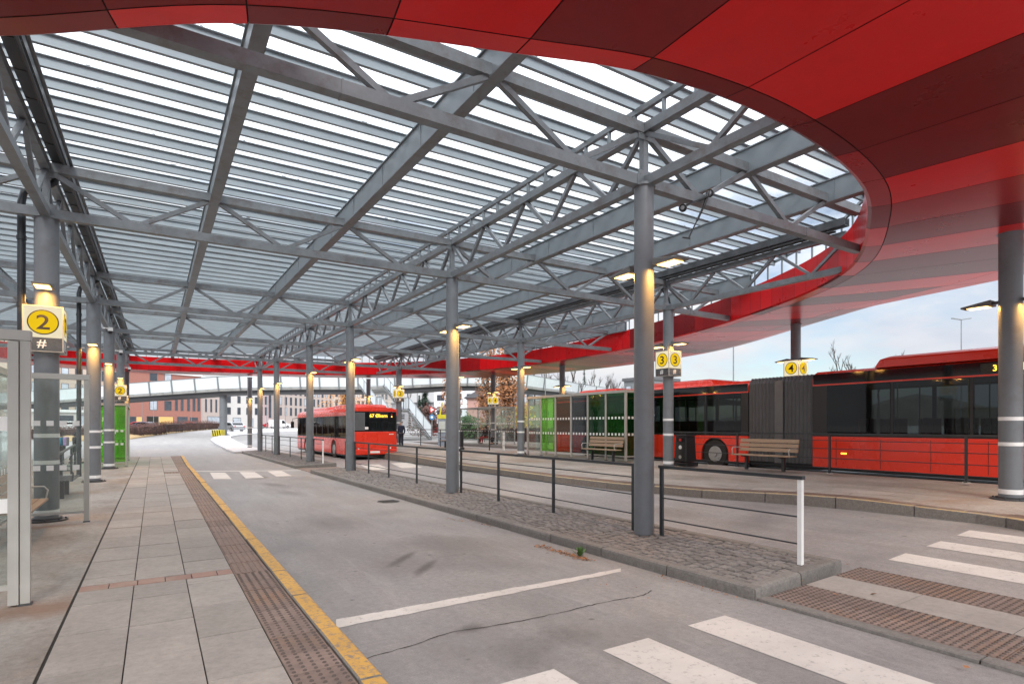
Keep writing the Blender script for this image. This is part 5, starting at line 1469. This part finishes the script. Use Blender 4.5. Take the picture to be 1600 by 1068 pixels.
for sx in (-1.42, 1.42):
    b_ = MB(); bf = MB()
    for (A, B) in (((y0, z0), (ym - .7, zm)), ((ym - .7, zm), (ym + .7, zm)), ((ym + .7, zm), (y1, z1))):
        x = 20.8 + sx
        b_.plate([(x, A[0] + .06, A[1] + .2), (x, B[0] - .06, B[1] + .2), (x, B[0] - .06, B[1] + 1.25), (x, A[0] + .06, A[1] + 1.25)], (.02, 0, 0))
        bf.beam((x, A[0], A[1] + 1.3), (x, B[0], B[1] + 1.3), .05, .05)
        n_ = 3
        for k in range(n_ + 1):
            yy = A[0] + (B[0] - A[0]) * k / n_; zz = A[1] + (B[1] - A[1]) * k / n_; bf.b2(x - .04, x + .05, yy - .03, yy + .03, zz - .1, zz + 1.29)
    b_.build('balustrade_glass', M_bglass, t); bf.build('balustrade_frame', M_zinc, t)
# ================================================================ BUILDINGS
M_brick = mat('red_brick', (.36, .16, .125), .8, 0, .12, 3); M_beige = mat('beige_brick', (.52, .42, .34), .8, 0, .08, 3); M_pale = mat('pale_render', (.62, .60, .58), .8, 0, .05, 2)
M_pink = mat('pinkish_cladding', (.50, .42, .38), .8, 0, .08, 2); M_win = mat('window_glass_dark', (.05, .06, .075), .1, 0, .4, 1, spec=.8); M_winl = mat('window_blind_pale', (.45, .50, .55), .2, 0, .3, 1, spec=.8); M_roofd = mat('roof_grey', (.12, .12, .13), .8)
M_shop = emis('shop_window_lit', (1.0, .62, .25), .8)
def building(label, pa, pb, zb, H, m_, wins=(), depth=12, cornice=None, sx=(), cat='building'):
    """facade from plan point pa to pb (seen left to right), windows = (u0, u1, z0, z1, material)"""
    A = Vector((*pa, 0)); B = Vector((*pb, 0)); d = (B - A).normalized(); L = (B - A).length; nn = Vector((-d.y, d.x, 0))
    if nn.dot(A) < 0: nn = -nn
    t = thing('building', label, cat, tuple(A + Vector((0, 0, zb))), group=None)
    F = lambda s, o, z: A + d * s + nn * o + Vector((0, 0, z))
    b_ = MB(); V = [F(s, o, z) for z in (zb - 2, zb + H) for s, o in ((0, 0), (L, 0), (L, depth), (0, depth))]
    b_.add(V, [(0, 1, 5, 4), (1, 2, 6, 5), (2, 3, 7, 6), (3, 0, 4, 7), (4, 5, 6, 7)]); b_.build('wall', m_, t)
    b_ = MB(); V = [F(s, o, z) for z in (zb + H + .01, zb + H + .5) for s, o in ((-.2, -.25), (L + .2, -.25), (L + .2, depth), (-.2, depth))]
    b_.add(V, [(0, 1, 5, 4), (1, 2, 6, 5), (2, 3, 7, 6), (3, 0, 4, 7), (4, 5, 6, 7), (0, 3, 2, 1)]); b_.build('roof', cornice or M_roofd, t)
    for u0, u1, z0_, z1_, wm in wins:
        s0, s1 = u0 * L, u1 * L
        def bx(mb, a, b2_, o0, o1, za, zc): 
            V = [F(s, o, zb + z) for z in (za, zc) for s, o in ((a, o0), (b2_, o0), (b2_, o1), (a, o1))]; mb.add(V, [(0, 1, 5, 4), (1, 2, 6, 5), (2, 3, 7, 6), (3, 0, 4, 7), (4, 5, 6, 7), (0, 3, 2, 1)])
        fr = MB(); bx(fr, s0 - .09, s1 + .09, -.05, -.002, z0_ - .09, z0_); bx(fr, s0 - .09, s1 + .09, -.05, -.002, z1_, z1_ + .09); bx(fr, s0 - .09, s0, -.05, -.002, z0_, z1_); bx(fr, s1, s1 + .09, -.05, -.002, z0_, z1_)
        w = fr.build('window', M_roofd, t)
        gl = MB(); bx(gl, s0, s1, -.02, -.001, z0_, z1_); gl.build('pane', wm, w)
    return t
def grid(us, zs, h, w, L, mats_, skip=.0):
    o = []
    for z in zs:
        for u in us:
            if R.random() < skip: continue
            o.append((u, u + w / L, z, z + h, R.choice(mats_)))
    return o
WM = [M_win, M_win, M_winl]
g0 = 1.0
A, B = at(30, 104), at(196, 122); L = math.dist(A, B)
building('beige brick apartment house behind the left shelters', A, B, g0, 16.5, M_beige, grid([.1 + .13 * k for k in range(7)], (3.9, 6.9, 9.9, 12.9), 1.9, 1.2, L, [M_winl, M_winl, M_win]))
A, B = at(40, 98), at(194, 115); L = math.dist(A, B)
building('low pale shop with a white roof band below the beige house', A, B, g0, 3.2, mat('shopfront_pale', (.55, .52, .48), .7), [(.12, .22, .5, 2.6, M_winl), (.3, .44, .5, 2.6, M_win), (.5, .6, .4, 2.7, M_winl), (.66, .78, .5, 2.6, M_shop)], depth=5, cornice=M_white)
A, B = at(196, 122), at(314, 138); L = math.dist(A, B)
wl_ = grid([.30, .49], (4.2, 8.1, 10.6), 2.0, 1.5, L, [M_winl, M_winl, M_win]) + grid([.63, .71, .80, .88, .95], (4.2, 8.0), 2.9, .55, L, [M_win]) + [(.05, .12, .4, 2.6, M_win), (.13, .2, .4, 2.6, M_shop), (.26, .40, .3, 2.7, M_ink), (.41, .60, .4, 2.7, M_shop), (.66, .8, .4, 2.7, M_win), (.84, .95, .4, 2.6, M_win)]
building('red brick block with a white cornice and lit shop windows', A, B, g0 + .1, 12.3, M_brick, wl_, cornice=M_white)
A, B = at(314, 138.5), at(346, 146); L = math.dist(A, B)
building('narrow beige bay with slit windows beside the red brick block', A, B, g0 + .2, 11.8, M_pink, grid([.2, .45, .7], (4.0, 8.4), 3.0, .5, L, [M_win]) + [(.3, .9, .2, 2.8, M_winl)], cornice=M_white)
A, B = at(346, 150), at(404, 160); L = math.dist(A, B)
building('white rendered house with paired small windows', A, B, g0 + .25, 12.4, M_pale, grid([.08, .16, .42, .66, .74, .9], (3.6, 6.6, 9.6), 1.7, .8, L, [M_win]) + [(.3, .5, .2, 2.6, M_winl), (.70, .84, .2, 2.5, M_winl)])
A, B = at(404, 163), at(424, 166); L = math.dist(A, B)
building('slim pink grey house with a dark corner strip', A, B, g0 + .3, 13, mat('pink_render', (.50, .38, .38), .8), grid([.15, .5], (3.5, 6.5, 9.5), 2.2, .6, L, [M_win]) + [(.8, .97, 2.8, 12.8, M_win)])
A, B = at(424, 170), at(520, 205); L = math.dist(A, B)
building('long beige house row with many narrow windows', A, B, g0 + .35, 13.5, M_pink, grid([.04 + .075 * k for k in range(13)], (3.6, 6.8, 10.0), 2.3, 1.0, L, WM) + [(.5, .62, .3, 2.8, M_winl)])
A, B = at(520, 206), at(612, 232); L = math.dist(A, B)
building('farthest cream house row behind the solo bus', A, B, g0 + .4, 14.5, mat('cream_render', (.58, .50, .44), .8, var=.06, scale=2), grid([.04 + .07 * k for k in range(13)], (3.8, 7.2, 10.8), 2.4, 1.1, L, WM))
A, B = at(612, 170), at(680, 165); L = math.dist(A, B)
building('small grey house far beyond the stairs', A, B, 2.5, 5.5, mat('grey_render', (.30, .30, .32), .8), grid([.2, .5, .75], (1.2,), 1.4, 1.4, L, WM))
A, B = at(678, 150), at(748, 142); L = math.dist(A, B)
building('white villa with small dark windows under the footbridge', A, B, 3.5, 7.6, mat('villa_white', (.72, .73, .76), .7), grid([.08, .16, .55, .75], (1.0, 4.8), 1.3, 1.1, L, [M_win]))
t = thing('building', 'pinkish cabin with a dark pitched roof beside the brown oak', 'house', (*at(752, 90), 2.2))
x, y = at(757, 90)
b_ = MB(); b_.box((x, y, 4.2), (5, 5, 4), rz=-YAW); b_.build('wall', mat('cabin_pink', (.50, .30, .26), .8), t)
q = Matrix.Rotation(-YAW, 3, 'Z'); b_ = MB()
P = [(-3, -3, 6.0), (3, -3, 6.0), (3, 3, 6.0), (-3, 3, 6.0), (0, -3, 7.6), (0, 3, 7.6)]
b_.add([q @ Vector((a, c, 0)) + Vector((x, y, z)) for a, c, z in P], [(0, 1, 4), (3, 5, 2), (0, 4, 5, 3), (1, 2, 5, 4), (0, 3, 2, 1)]); b_.build('roof', M_roofd, t)
A, B = at(975, 96), at(1012, 92); building('grey block rising behind the articulated bus front', A, B, 1.5, 7.6, mat('block_grey', (.22, .23, .24), .7), [(.1, .3, 5.5, 6.8, M_winl), (.5, .8, 5.5, 6.8, M_winl)], depth=8)
# wooded hill on the horizon
mb = MB(); pts = []
HX = []
for k in range(61):
    px = -700 + 3200 * k / 60
    if not -500 < px < 2200: continue
    d = 420; x, y = at(px, d); h = 14 + 9 * math.sin(k * .5) + 5 * math.sin(k * 1.3) + (10 if px < 500 else 0)
    HX.append((x, y, h))
V = []
for x, y, h in HX: V += [(x, y, 0), (x * 1.03, y * 1.03, h * .8), (x * 1.10, y * 1.10, h), (x * 1.4, y * 1.4, h * .6)]
mb.add(V, [(i * 4 + j, (i + 1) * 4 + j, (i + 1) * 4 + j + 1, i * 4 + j + 1) for i in range(len(HX) - 1) for j in range(3)], 0, True)
struct('hills', mb, mat('wooded_hill', (.10, .085, .07), .95, 0, .5, .12))
# ================================================================ GRASS BANK, HEDGES, TREES
M_grass = mat('grass', (.115, .135, .06), .9, 0, .35, 1.2); M_dry = mat('dry_verge', (.36, .25, .12), .95, 0, .3, 1.5)
def BZ(x, y): return .55 + 4.2 * sm(27, 45, x) 
mb = MB(); gx = lin(31, 70, 16); gy = lin(42, 62, 30)
mb.add([(x, y, BZ(x, y) + .2 * math.sin(x + y * .7)) for y in gy for x in gx], [(j * 17 + i, j * 17 + i + 1, (j + 1) * 17 + i + 1, (j + 1) * 17 + i) for j in range(30) for i in range(16)], 0, True)
struct('grass_bank', mb, M_grass, recalc=False)
def bush_mass(mb, cx, cy, cz, rx, ry, rz_, n_, s, mi=0, flat=.0):
    for _ in range(n_):
        while True:
            a, b2_, c = R.uniform(-1, 1), R.uniform(-1, 1), R.uniform(-1, 1)
            q = a * a + b2_ * b2_ + c * c
            if .25 < q < 1: break
        p = Vector((cx + a * rx, cy + b2_ * ry, cz + c * rz_))
        u = Vector((R.gauss(0, 1), R.gauss(0, 1), R.gauss(0, 1))).normalized() * s * R.uniform(.6, 1.4); v = u.orthogonal().normalized() * s * .6
        mb.add([p - u, p - v, p + u, p + v], [(0, 1, 2, 3)], mi)
M_hedge = mat('hedge_brown_twigs', (.125, .065, .055), .95, 0, .3, 3, island=.55); M_oakleaf = mat('oak_leaf_brown', (.34, .15, .06), .8, 0, .25, 2, island=.5); M_bark = mat('bark', (.075, .06, .05), .9, 0, .3, 6)
M_ever = mat('evergreen_needles', (.035, .07, .04), .85, 0, .3, 2, island=.5); M_autumn = mat('autumn_leaf', (.50, .25, .09), .8, 0, .2, 2, island=.4)
HL = [((205, 56), 1.25), ((230, 62), 1.35), ((250, 69), 1.4), ((275, 78), 1.5), ((300, 90), 1.6), ((322, 104), 1.6), ((340, 118), 1.5)]
b_ = MB(); v_ = MB(); core = MB()
HL2 = [((60, 50), 1.2), ((100, 50.5), 1.2), ((150, 52), 1.2)] + HL
for (a, ha), (c, hc) in zip(HL2, HL2[1:]):
    for k in range(7):
        q = k / 7; px = a[0] + (c[0] - a[0]) * q; d = a[1] + (c[1] - a[1]) * q; x, y = at(px, d + 4.0); g = gz(x, y); h = ha + (hc - ha) * q
        bush_mass(b_, x, y, g + h * .5, 1.1, 1.1, h * .62, 420, .055)
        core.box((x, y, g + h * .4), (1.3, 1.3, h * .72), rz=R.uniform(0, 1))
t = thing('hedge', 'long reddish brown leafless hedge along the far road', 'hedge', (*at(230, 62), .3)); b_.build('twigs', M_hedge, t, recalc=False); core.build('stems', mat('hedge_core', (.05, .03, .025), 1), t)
mb = MB(); P = [at(px, d) for (px, d), _ in HL2]; Q = [at(px, d + 7.5) for (px, d), _ in HL2]
V = []
for p, q in zip(P, Q): V += [(p[0], p[1], gz(*p) + .02), (p[0] * .98 + q[0] * .02, p[1] * .98 + q[1] * .02, gz(*p) + .14), (q[0], q[1], gz(*q) + .75)]
mb.add(V, [(i * 3 + j, (i + 1) * 3 + j, (i + 1) * 3 + j + 1, i * 3 + j + 1) for i in range(len(P) - 1) for j in range(2)], 0)
struct('verge', mb, M_dry)
railing('short yellow grey tubular rail fence in the hedge', [at(260, 69.5), at(275, 74), at(289, 78.5)], lambda x, y: gz(x, y), (.55,), Htop=1.25, group='hedge rail', cat='rail fence')
b_ = MB(); core = MB()
for k in range(26):
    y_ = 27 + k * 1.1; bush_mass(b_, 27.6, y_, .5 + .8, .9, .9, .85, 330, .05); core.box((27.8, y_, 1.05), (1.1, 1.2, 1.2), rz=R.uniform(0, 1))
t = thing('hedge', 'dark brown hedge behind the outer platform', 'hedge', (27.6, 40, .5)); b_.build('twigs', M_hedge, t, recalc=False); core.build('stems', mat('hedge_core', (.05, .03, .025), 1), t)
def branch(mb, p, d, l, r, lev, tips, sp=.5, up=.25):
    q = p + d * l
    mid = p + d * l * .5 + Vector((R.uniform(-1, 1), R.uniform(-1, 1), R.uniform(-1, 1))) * l * .05
    mb.tube([p, mid, q], [r, r * .85, r * .68], 5 if lev < 2 else 3, 0, cap=False)
    tips.append(q)
    if lev <= 0: return
    for _ in range(R.choice((2, 3, 3))):
        nd = (d + Vector((R.uniform(-1, 1), R.uniform(-1, 1), R.uniform(-.4, .8))) * sp + Vector((0, 0, up))).normalized()
        branch(mb, p + (q - p) * R.uniform(.55, 1), nd, l * R.uniform(.55, .8), r * .55, lev - 1, tips, sp, up)
def bare_tree(label, x, y, z, h, lev=5, group='bare trees'):
    t = thing('bare_tree', label, 'tree', (x, y, z), group=group)
    b_ = MB(); b_.tube([(x, y, z - .3), (x + .05, y, z + h * .3)], [h * .024, h * .018], 8, cap=False); b_.build('trunk', M_bark, t)
    b_ = MB(); branch(b_, Vector((x + .05, y, z + h * .3)), Vector((0, 0, 1)), h * .24, h * .017, lev, [], .46, .24); b_.build('crown', M_bark, t, recalc=False)
    return t
bt = None; k = 0
TL_ = [(835, 85, 8.5), (852, 95, 10), (895, 100, 12.5), (905, 92, 8), (932, 105, 10), (945, 100, 9), (955, 110, 9.5), (962, 98, 8), (978, 104, 8.5), (1150, 100, 8.2), (1172, 115, 7.5), (1298, 75, 8.3), (1312, 72, 10.5), (1333, 74, 9.5), (1372, 80, 8.0), (1396, 78, 10.2), (760, 120, 13), (640, 125, 9), (1056, 120, 8.6), (1345, 92, 8.8), (920, 125, 11), (868, 118, 11), (885, 88, 8.0)]
for px, d, h in TL_:
    x, y = at(px, d); g = gz(x, y); h *= 1.22
    lab = 'leafless tree on the skyline ' + ('over the right bus section' if px > 1280 else 'over the bus bellows' if px > 1040 else 'right of the footbridge')
    if k < 4: o = bare_tree(lab, x, y, g, h); o['h'] = h; bt = (bt or []) + [o]
    else:
        src = bt[k % 4]; o = dup(src, (x, y, g), R.uniform(0, 6), lab); s = h / src['h']; o.scale = (s, s, s)
    o['group'] = lab.replace('leafless tree', 'leafless trees'); k += 1
def conifer(label, x, y, z, h, w, n_):
    t = thing('spruce_tree', label, 'tree', (x, y, z)); b_ = MB(); b_.tube([(x, y, z), (x, y, z + h * .95)], [.14, .03], 7); b_.build('trunk', M_bark, t)
    b_ = MB()
    for _ in range(n_):
        q = R.random() ** .7; zz = z + h * (1 - q) * 1.0 + .4; lay = .75 + .25 * math.sin(q * 34); rr_ = w * q * lay * R.uniform(.35, 1.0); a = R.uniform(0, 2 * PI)
        p = Vector((x + rr_ * math.cos(a), y + rr_ * math.sin(a), zz - rr_ * .18)); u = Vector((math.cos(a), math.sin(a), -.25)) * R.uniform(.15, .32); v = Vector((-math.sin(a), math.cos(a), 0)) * .09
        b_.add([p - u, p - v, p + u, p + v], [(0, 1, 2, 3)])
    b_.build('crown', M_ever, t, recalc=False); return t
x, y = at(664, 76); conifer('dark green spruce beyond the stairs', x, y, 1.2, 6.0, 2.1, 2600)
x, y = at(913, 112); conifer('thin dark spruce among the bare trees right of the bridge', x, y, 1.2, 11.5, 2.0, 1500)
x, y = at(655, 80); conifer('smaller spruce left of the dark green spruce', x, y, 1.2, 4.4, 1.4, 1300)
def oak(label, px, d, h, w, n_, g=None, m_=None):
    x, y = at(px, d); z = gz(x, y) if g is None else g; t = thing('oak_tree', label, 'tree', (x, y, z))
    b_ = MB(); b_.tube([(x, y, z), (x, y, z + h * .35), (x + .1, y, z + h * .8)], [.16, .12, .04], 8, cap=False); b_.build('trunk', M_bark, t)
    b_ = MB(); tips = []
    for k in range(26):
        a = R.uniform(0, 2 * PI); zz = z + h * R.uniform(.12, .75); dd = Vector((math.cos(a) * .5, math.sin(a) * .5, 1)).normalized()
        branch(b_, Vector((x, y, zz)), dd, h * .13, .035, 2, tips, .5, .5)
    b_.build('limbs', M_bark, t, recalc=False)
    b_ = MB()
    for k in range(n_):
        if R.random() < .6: p = R.choice(tips) + Vector((R.gauss(0, .22), R.gauss(0, .22), R.gauss(0, .25)))
        else:
            a = R.uniform(0, 2 * PI); q = R.random(); p = Vector((x, y, z + h * (.08 + .92 * q))) + Vector((math.cos(a), math.sin(a), 0)) * w * math.sqrt(R.random()) * (1 - .75 * abs(q - .35) ** 1.3)
        u = Vector((R.gauss(0, 1), R.gauss(0, 1), R.gauss(0, 1))).normalized() * R.uniform(.09, .17); v = u.orthogonal().normalized() * .075
        b_.add([p - u, p - v, p + u, p + v], [(0, 1, 2, 3)])
    b_.build('crown', m_ or M_oakleaf, t, recalc=False)
oak('tall columnar oak with rusty brown leaves behind the far number 4 cube', 795, 50, 8.5, 1.7, 3600, .6)
oak('rusty columnar oak left of the far number 4 cube', 762, 54, 8.6, 1.3, 2400, .6)
oak('rusty columnar oak half hidden by the second island column', 706, 60, 8.0, 1.2, 2000, .6)
oak('orange autumn tree behind the solo bus roof', 541, 82, 6.6, 4.2, 3600, None, M_autumn)
oak('low reddish shrub behind the information pillar', 672, 58, 3.2, 2.4, 2200, .5, M_hedge)
oak('low green shrub beside the far shelter', 730, 56, 2.2, 2.4, 2200, .5, mat('shrub_green', (.05, .12, .03), .8, 0, .3, 2, island=.4))
oak('yellowish bush at the foot of the oaks', 815, 54, 3.0, 1.6, 1300, .7, mat('leaf_yellow', (.45, .38, .08), .8, 0, .3, 2, island=.4))
# ================================================================ POLES, SIGNS, SMALL THINGS
def pole(label, px, d, ztop, r=.07, arms=1, group='lamp posts'):
    x, y = at(px, d); g = gz(x, y); t = thing('street_lamp', label, 'lamp post', (x, y, g), group=group)
    b_ = MB(); b_.tube([(x, y, g - .2), (x, y, ztop)], [r, r * .6], 10); b_.build('pole', M_zinc, t)
    if arms == 1 or arms == 2:
        for s in ((1, -1) if arms == 2 else (1,)):
            e = Vector((CA, -SA, 0)) * s * 1.0
            b_ = MB(); b_.beam(Vector((x, y, ztop - .05)), Vector((x, y, ztop + .10)) + e, .16, .09); b_.build('lamp_head', M_zinc, t)
    else:
        for k in range(6):
            a = k * PI / 3; e = Vector((math.cos(a), math.sin(a), 0)) * .75
            b_ = MB(); b_.beam(Vector((x, y, ztop)), Vector((x, y, ztop + .1)) + e, .06, .05); b_.box(Vector((x, y, ztop + .15)) + e, (.35, .3, .16), rz=a); b_.build('floodlight', M_frame, t)
pole('tall mast with a cluster of floodlights over the bus front section', 1146, 68, 12.2, .10, 3)
pole('double armed street lamp over the bus rear section', 1502, 60, 12.8, .08, 2)
pole('slim street lamp pole passing behind the footbridge', 852, 74, 12.5, .08, 1)
pole('thin pole against the sky beside the footbridge', 871, 90, 12.0, .06, 0 + 1)
pole('tall dark post beside the white bus canopy column', 652, 70, 8.5, .05, 1)
for k, (px, d, zt_) in enumerate(((240, 110, 8.5), (222, 100, 7.2), (299, 120, 9.0), (446, 120, 9.5), (417, 100, 8.0))):
    pole(['slim lamp post before the dark shop entrance', 'slim lamp post by the red parked cars', 'lamp post before the narrow windowed bay', 'lamp post right of the slim pink house', 'lamp post before the slim pink house'][k], px, d, zt_, .06, 1)
# blue and triangular traffic signs
x, y = at(675, 55); g = .5
t = thing('traffic_sign', 'round blue sign below a red triangle on one post', 'sign', (x, y, g))
b_ = MB(); b_.cyl(x, y, g, g + 3.2, .03, 8); b_.build('post', M_frame, t)
f_ = Vector((SA, CA, 0)); u = Vector((CA, -SA, 0))
def face_disc(mb, c, r, n_=20, off=0): mb.plate([c - f_ * (.04 + off) + u * r * math.cos(2 * PI * k / n_) + Vector((0, 0, r * math.sin(2 * PI * k / n_))) for k in range(n_)], f_ * .01)
b_ = MB(); face_disc(b_, Vector((x, y, g + 2.15)), .27); b_.build('blue_disc', mat('sign_blue', (.06, .20, .40), .4), t)
b_ = MB(); face_disc(b_, Vector((x, y, g + 2.15)), .13, 6, .012); b_.build('white_symbol', M_white, t)
b_ = MB(); face_disc(b_, Vector((x, y, g + 2.85)), .36, 3); b_.build('red_triangle', mat('sign_red', (.6, .03, .03), .4), t)
b_ = MB(); face_disc(b_, Vector((x, y, g + 2.85)), .22, 3, .012); b_.build('triangle_centre', M_white, t)
# information pillar with a yellow top
x, y = at(691, 40.5); g = .42
t = thing('information_pillar', 'grey and blue information pillar with a bright yellow top', 'info pillar', (x, y, g))
b_ = MB(); b_.box((x, y, g + .95), (.55, .35, 1.9), rz=-YAW); b_.build('body', mat('pillar_grey_blue', (.28, .34, .42), .4), t, bevel=.01)
b_ = MB(); b_.box(Vector((x, y, g + 1.35)) - f_ * .18, (.42, .02, .75), rz=-YAW); b_.build('screen', mat('pillar_screen', (.62, .70, .66), .2), t)
b_ = MB(); b_.box((x, y, g + 2.05), (.62, .42, .28), rz=-YAW); b_.beam(Vector((x, y, g + 2.19)) - u * .15, Vector((x, y, g + 3.05)) + u * .0, .09, .09); b_.build('yellow_top', mat('pillar_yellow', (.80, .78, .06), .4), t)
# direction sign beyond the smoked glass (green blue round board)
x, y = at(852, 60); t = thing('direction_sign', 'dark teal sign board on a pole seen past the shelter end', 'sign', (x, y, .6))
b_ = MB(); b_.cyl(x, y, .5, 3.6, .04, 8); b_.build('post', M_zinc, t); b_ = MB(); face_disc(b_, Vector((x, y, 3.1)), .42, 18); b_.build('board', mat('board_teal', (.04, .16, .16), .5), t)
x, y = hit(607, 783); t = thing('manhole_cover', 'round dark iron cover in the road beside the island kerb', 'manhole cover', (x, y, gz(x, y)))
b_ = MB(); b_.cyl(x, y, gz(x, y) - .02, gz(x, y) + .006, .27, 28); b_.build('ring', M_rail, t); b_ = MB()
for k in range(-3, 4): b_.b2(x - .2, x + .2, y + k * .06 - .012, y + k * .06 + .012, gz(x, y) + .006, gz(x, y) + .012)
b_.build('ribs', M_gutter, t)
# small white cameras on the left column row trusses
for i, (y_, xo) in enumerate(((21.7, .45), (28.0, .42), (36.0, .4))):
    x = XL(y_) + xo; t = thing('dome_camera', f'small white security camera beside the {ORD[i + 1]} left pavement column', 'camera', (x, y_, 4.9), group='security cameras')
    b_ = MB(); b_.tube([(x, y_, 4.75), (x, y_, 4.86)], .07, 14); b_.tube([(x - .2, y_, 4.83), (x, y_, 4.83)], .02, 6); b_.build('bracket', M_white, t); b_ = MB(); b_.tube([(x, y_, 4.66), (x, y_, 4.75)], [.04, .065], 14); b_.build('dome', M_black, t)
# white bollards
for k, (x, y) in enumerate((at(787, 30.5), )):
    b_ = MB(); b_.b2(x - .045, x + .045, y - .045, y + .045, .4, 1.5); o = b_.build('marker_post', M_white); tag(o, 'slim white marker post on the right platform beyond the second island column', 'post')
# loose cable hanging from the near trusses
x = XROW(1, 19) - 1.1
b_ = MB(); b_.tube([(5.0, 21.9, ZB + .1), (5.02, 21.9, ZB - .25), (5.08, 21.9, ZB - .6), (5.12, 21.9, ZB - .45)], .014, 6); o = b_.build('hanging_cable', M_black); tag(o, 'loose black cable dangling from a truss bottom chord', 'cable')
# ================================================================ SKY, SUN, CAMERA
w = bpy.data.worlds.new('World'); SC.world = w; w.use_nodes = True; n = w.node_tree; n.nodes.clear()
o = n.nodes.new('ShaderNodeOutputWorld'); bg = n.nodes.new('ShaderNodeBackground'); n.links.new(bg.outputs[0], o.inputs[0])
sk = n.nodes.new('ShaderNodeTexSky'); sk.sky_type = 'NISHITA'; sk.sun_disc = False; sk.sun_elevation = math.radians(38); sk.sun_rotation = math.radians(200)
tc = n.nodes.new('ShaderNodeTexCoord'); sp = n.nodes.new('ShaderNodeSeparateXYZ'); n.links.new(tc.outputs['Generated'], sp.inputs[0])
mp = n.nodes.new('ShaderNodeMapping'); mp.inputs['Scale'].default_value = (1, 1, 2.6); n.links.new(tc.outputs['Generated'], mp.inputs[0])
nz = n.nodes.new('ShaderNodeTexNoise'); nz.inputs['Scale'].default_value = 3.4; nz.inputs['Detail'].default_value = 8; nz.inputs['Roughness'].default_value = .58; n.links.new(mp.outputs[0], nz.inputs['Vector'])
cov = mix(n, 1.0, ramp(n, nz.outputs[0], [(.33, (0, 0, 0)), (.52, (1, 1, 1))]), ramp(n, sp.outputs[2], [(.28, (0, 0, 0)), (.42, (1, 1, 1))]), 'LIGHTEN')
zen = ramp(n, sp.outputs[2], [(0.0, (.27,) * 3), (.22, (.36,) * 3), (.5, (1.0,) * 3)])
cl = mix(n, 1.0, (CLOUD, CLOUD * 1.02, CLOUD * 1.06), zen, 'MULTIPLY')
nz2 = n.nodes.new('ShaderNodeTexNoise'); nz2.inputs['Scale'].default_value = 5; nz2.inputs['Detail'].default_value = 7; n.links.new(mp.outputs[0], nz2.inputs['Vector'])
cl = mix(n, 1.0, cl, ramp(n, nz2.outputs[0], [(.3, (.78, .82, .90)), (.65, (1.06, 1.04, 1.02))]), 'MULTIPLY')
blue = mix(n, 1.0, sk.outputs[0], (SKYK, SKYK, SKYK), 'MULTIPLY')
n.links.new(mix(n, cov, blue, cl), bg.inputs[0]); bg.inputs[1].default_value = .12
sd = bpy.data.lights.new('sun', 'SUN'); sd.energy = 1.2; sd.angle = math.radians(14); sd.color = (1.0, .95, .88)
so = bpy.data.objects.new('sun', sd); COL.objects.link(so); so.rotation_euler = (math.radians(52), 0, math.radians(-20))
cd = bpy.data.cameras.new('camera'); cam = bpy.data.objects.new('camera', cd); COL.objects.link(cam)
cam.location = (0, 0, HC); cam.rotation_euler = (math.radians(90), 0, -YAW)
cd.sensor_width = 36; cd.lens = FPX / 1600 * 36; cd.shift_y = (YH - 534) / 1600; cd.clip_end = 3000; cd.clip_start = .05
SC.camera = cam
SC.view_settings.view_transform = 'Standard'; SC.view_settings.look = 'None'; SC.view_settings.exposure = EXPO; SC.view_settings.gamma = 1
SC.cycles.max_bounces = 8; SC.cycles.transparent_max_bounces = 16; SC.cycles.diffuse_bounces = 4; SC.cycles.glossy_bounces = 3
SC.cycles.use_denoising = True
SC.cycles.sample_clamp_indirect = 6
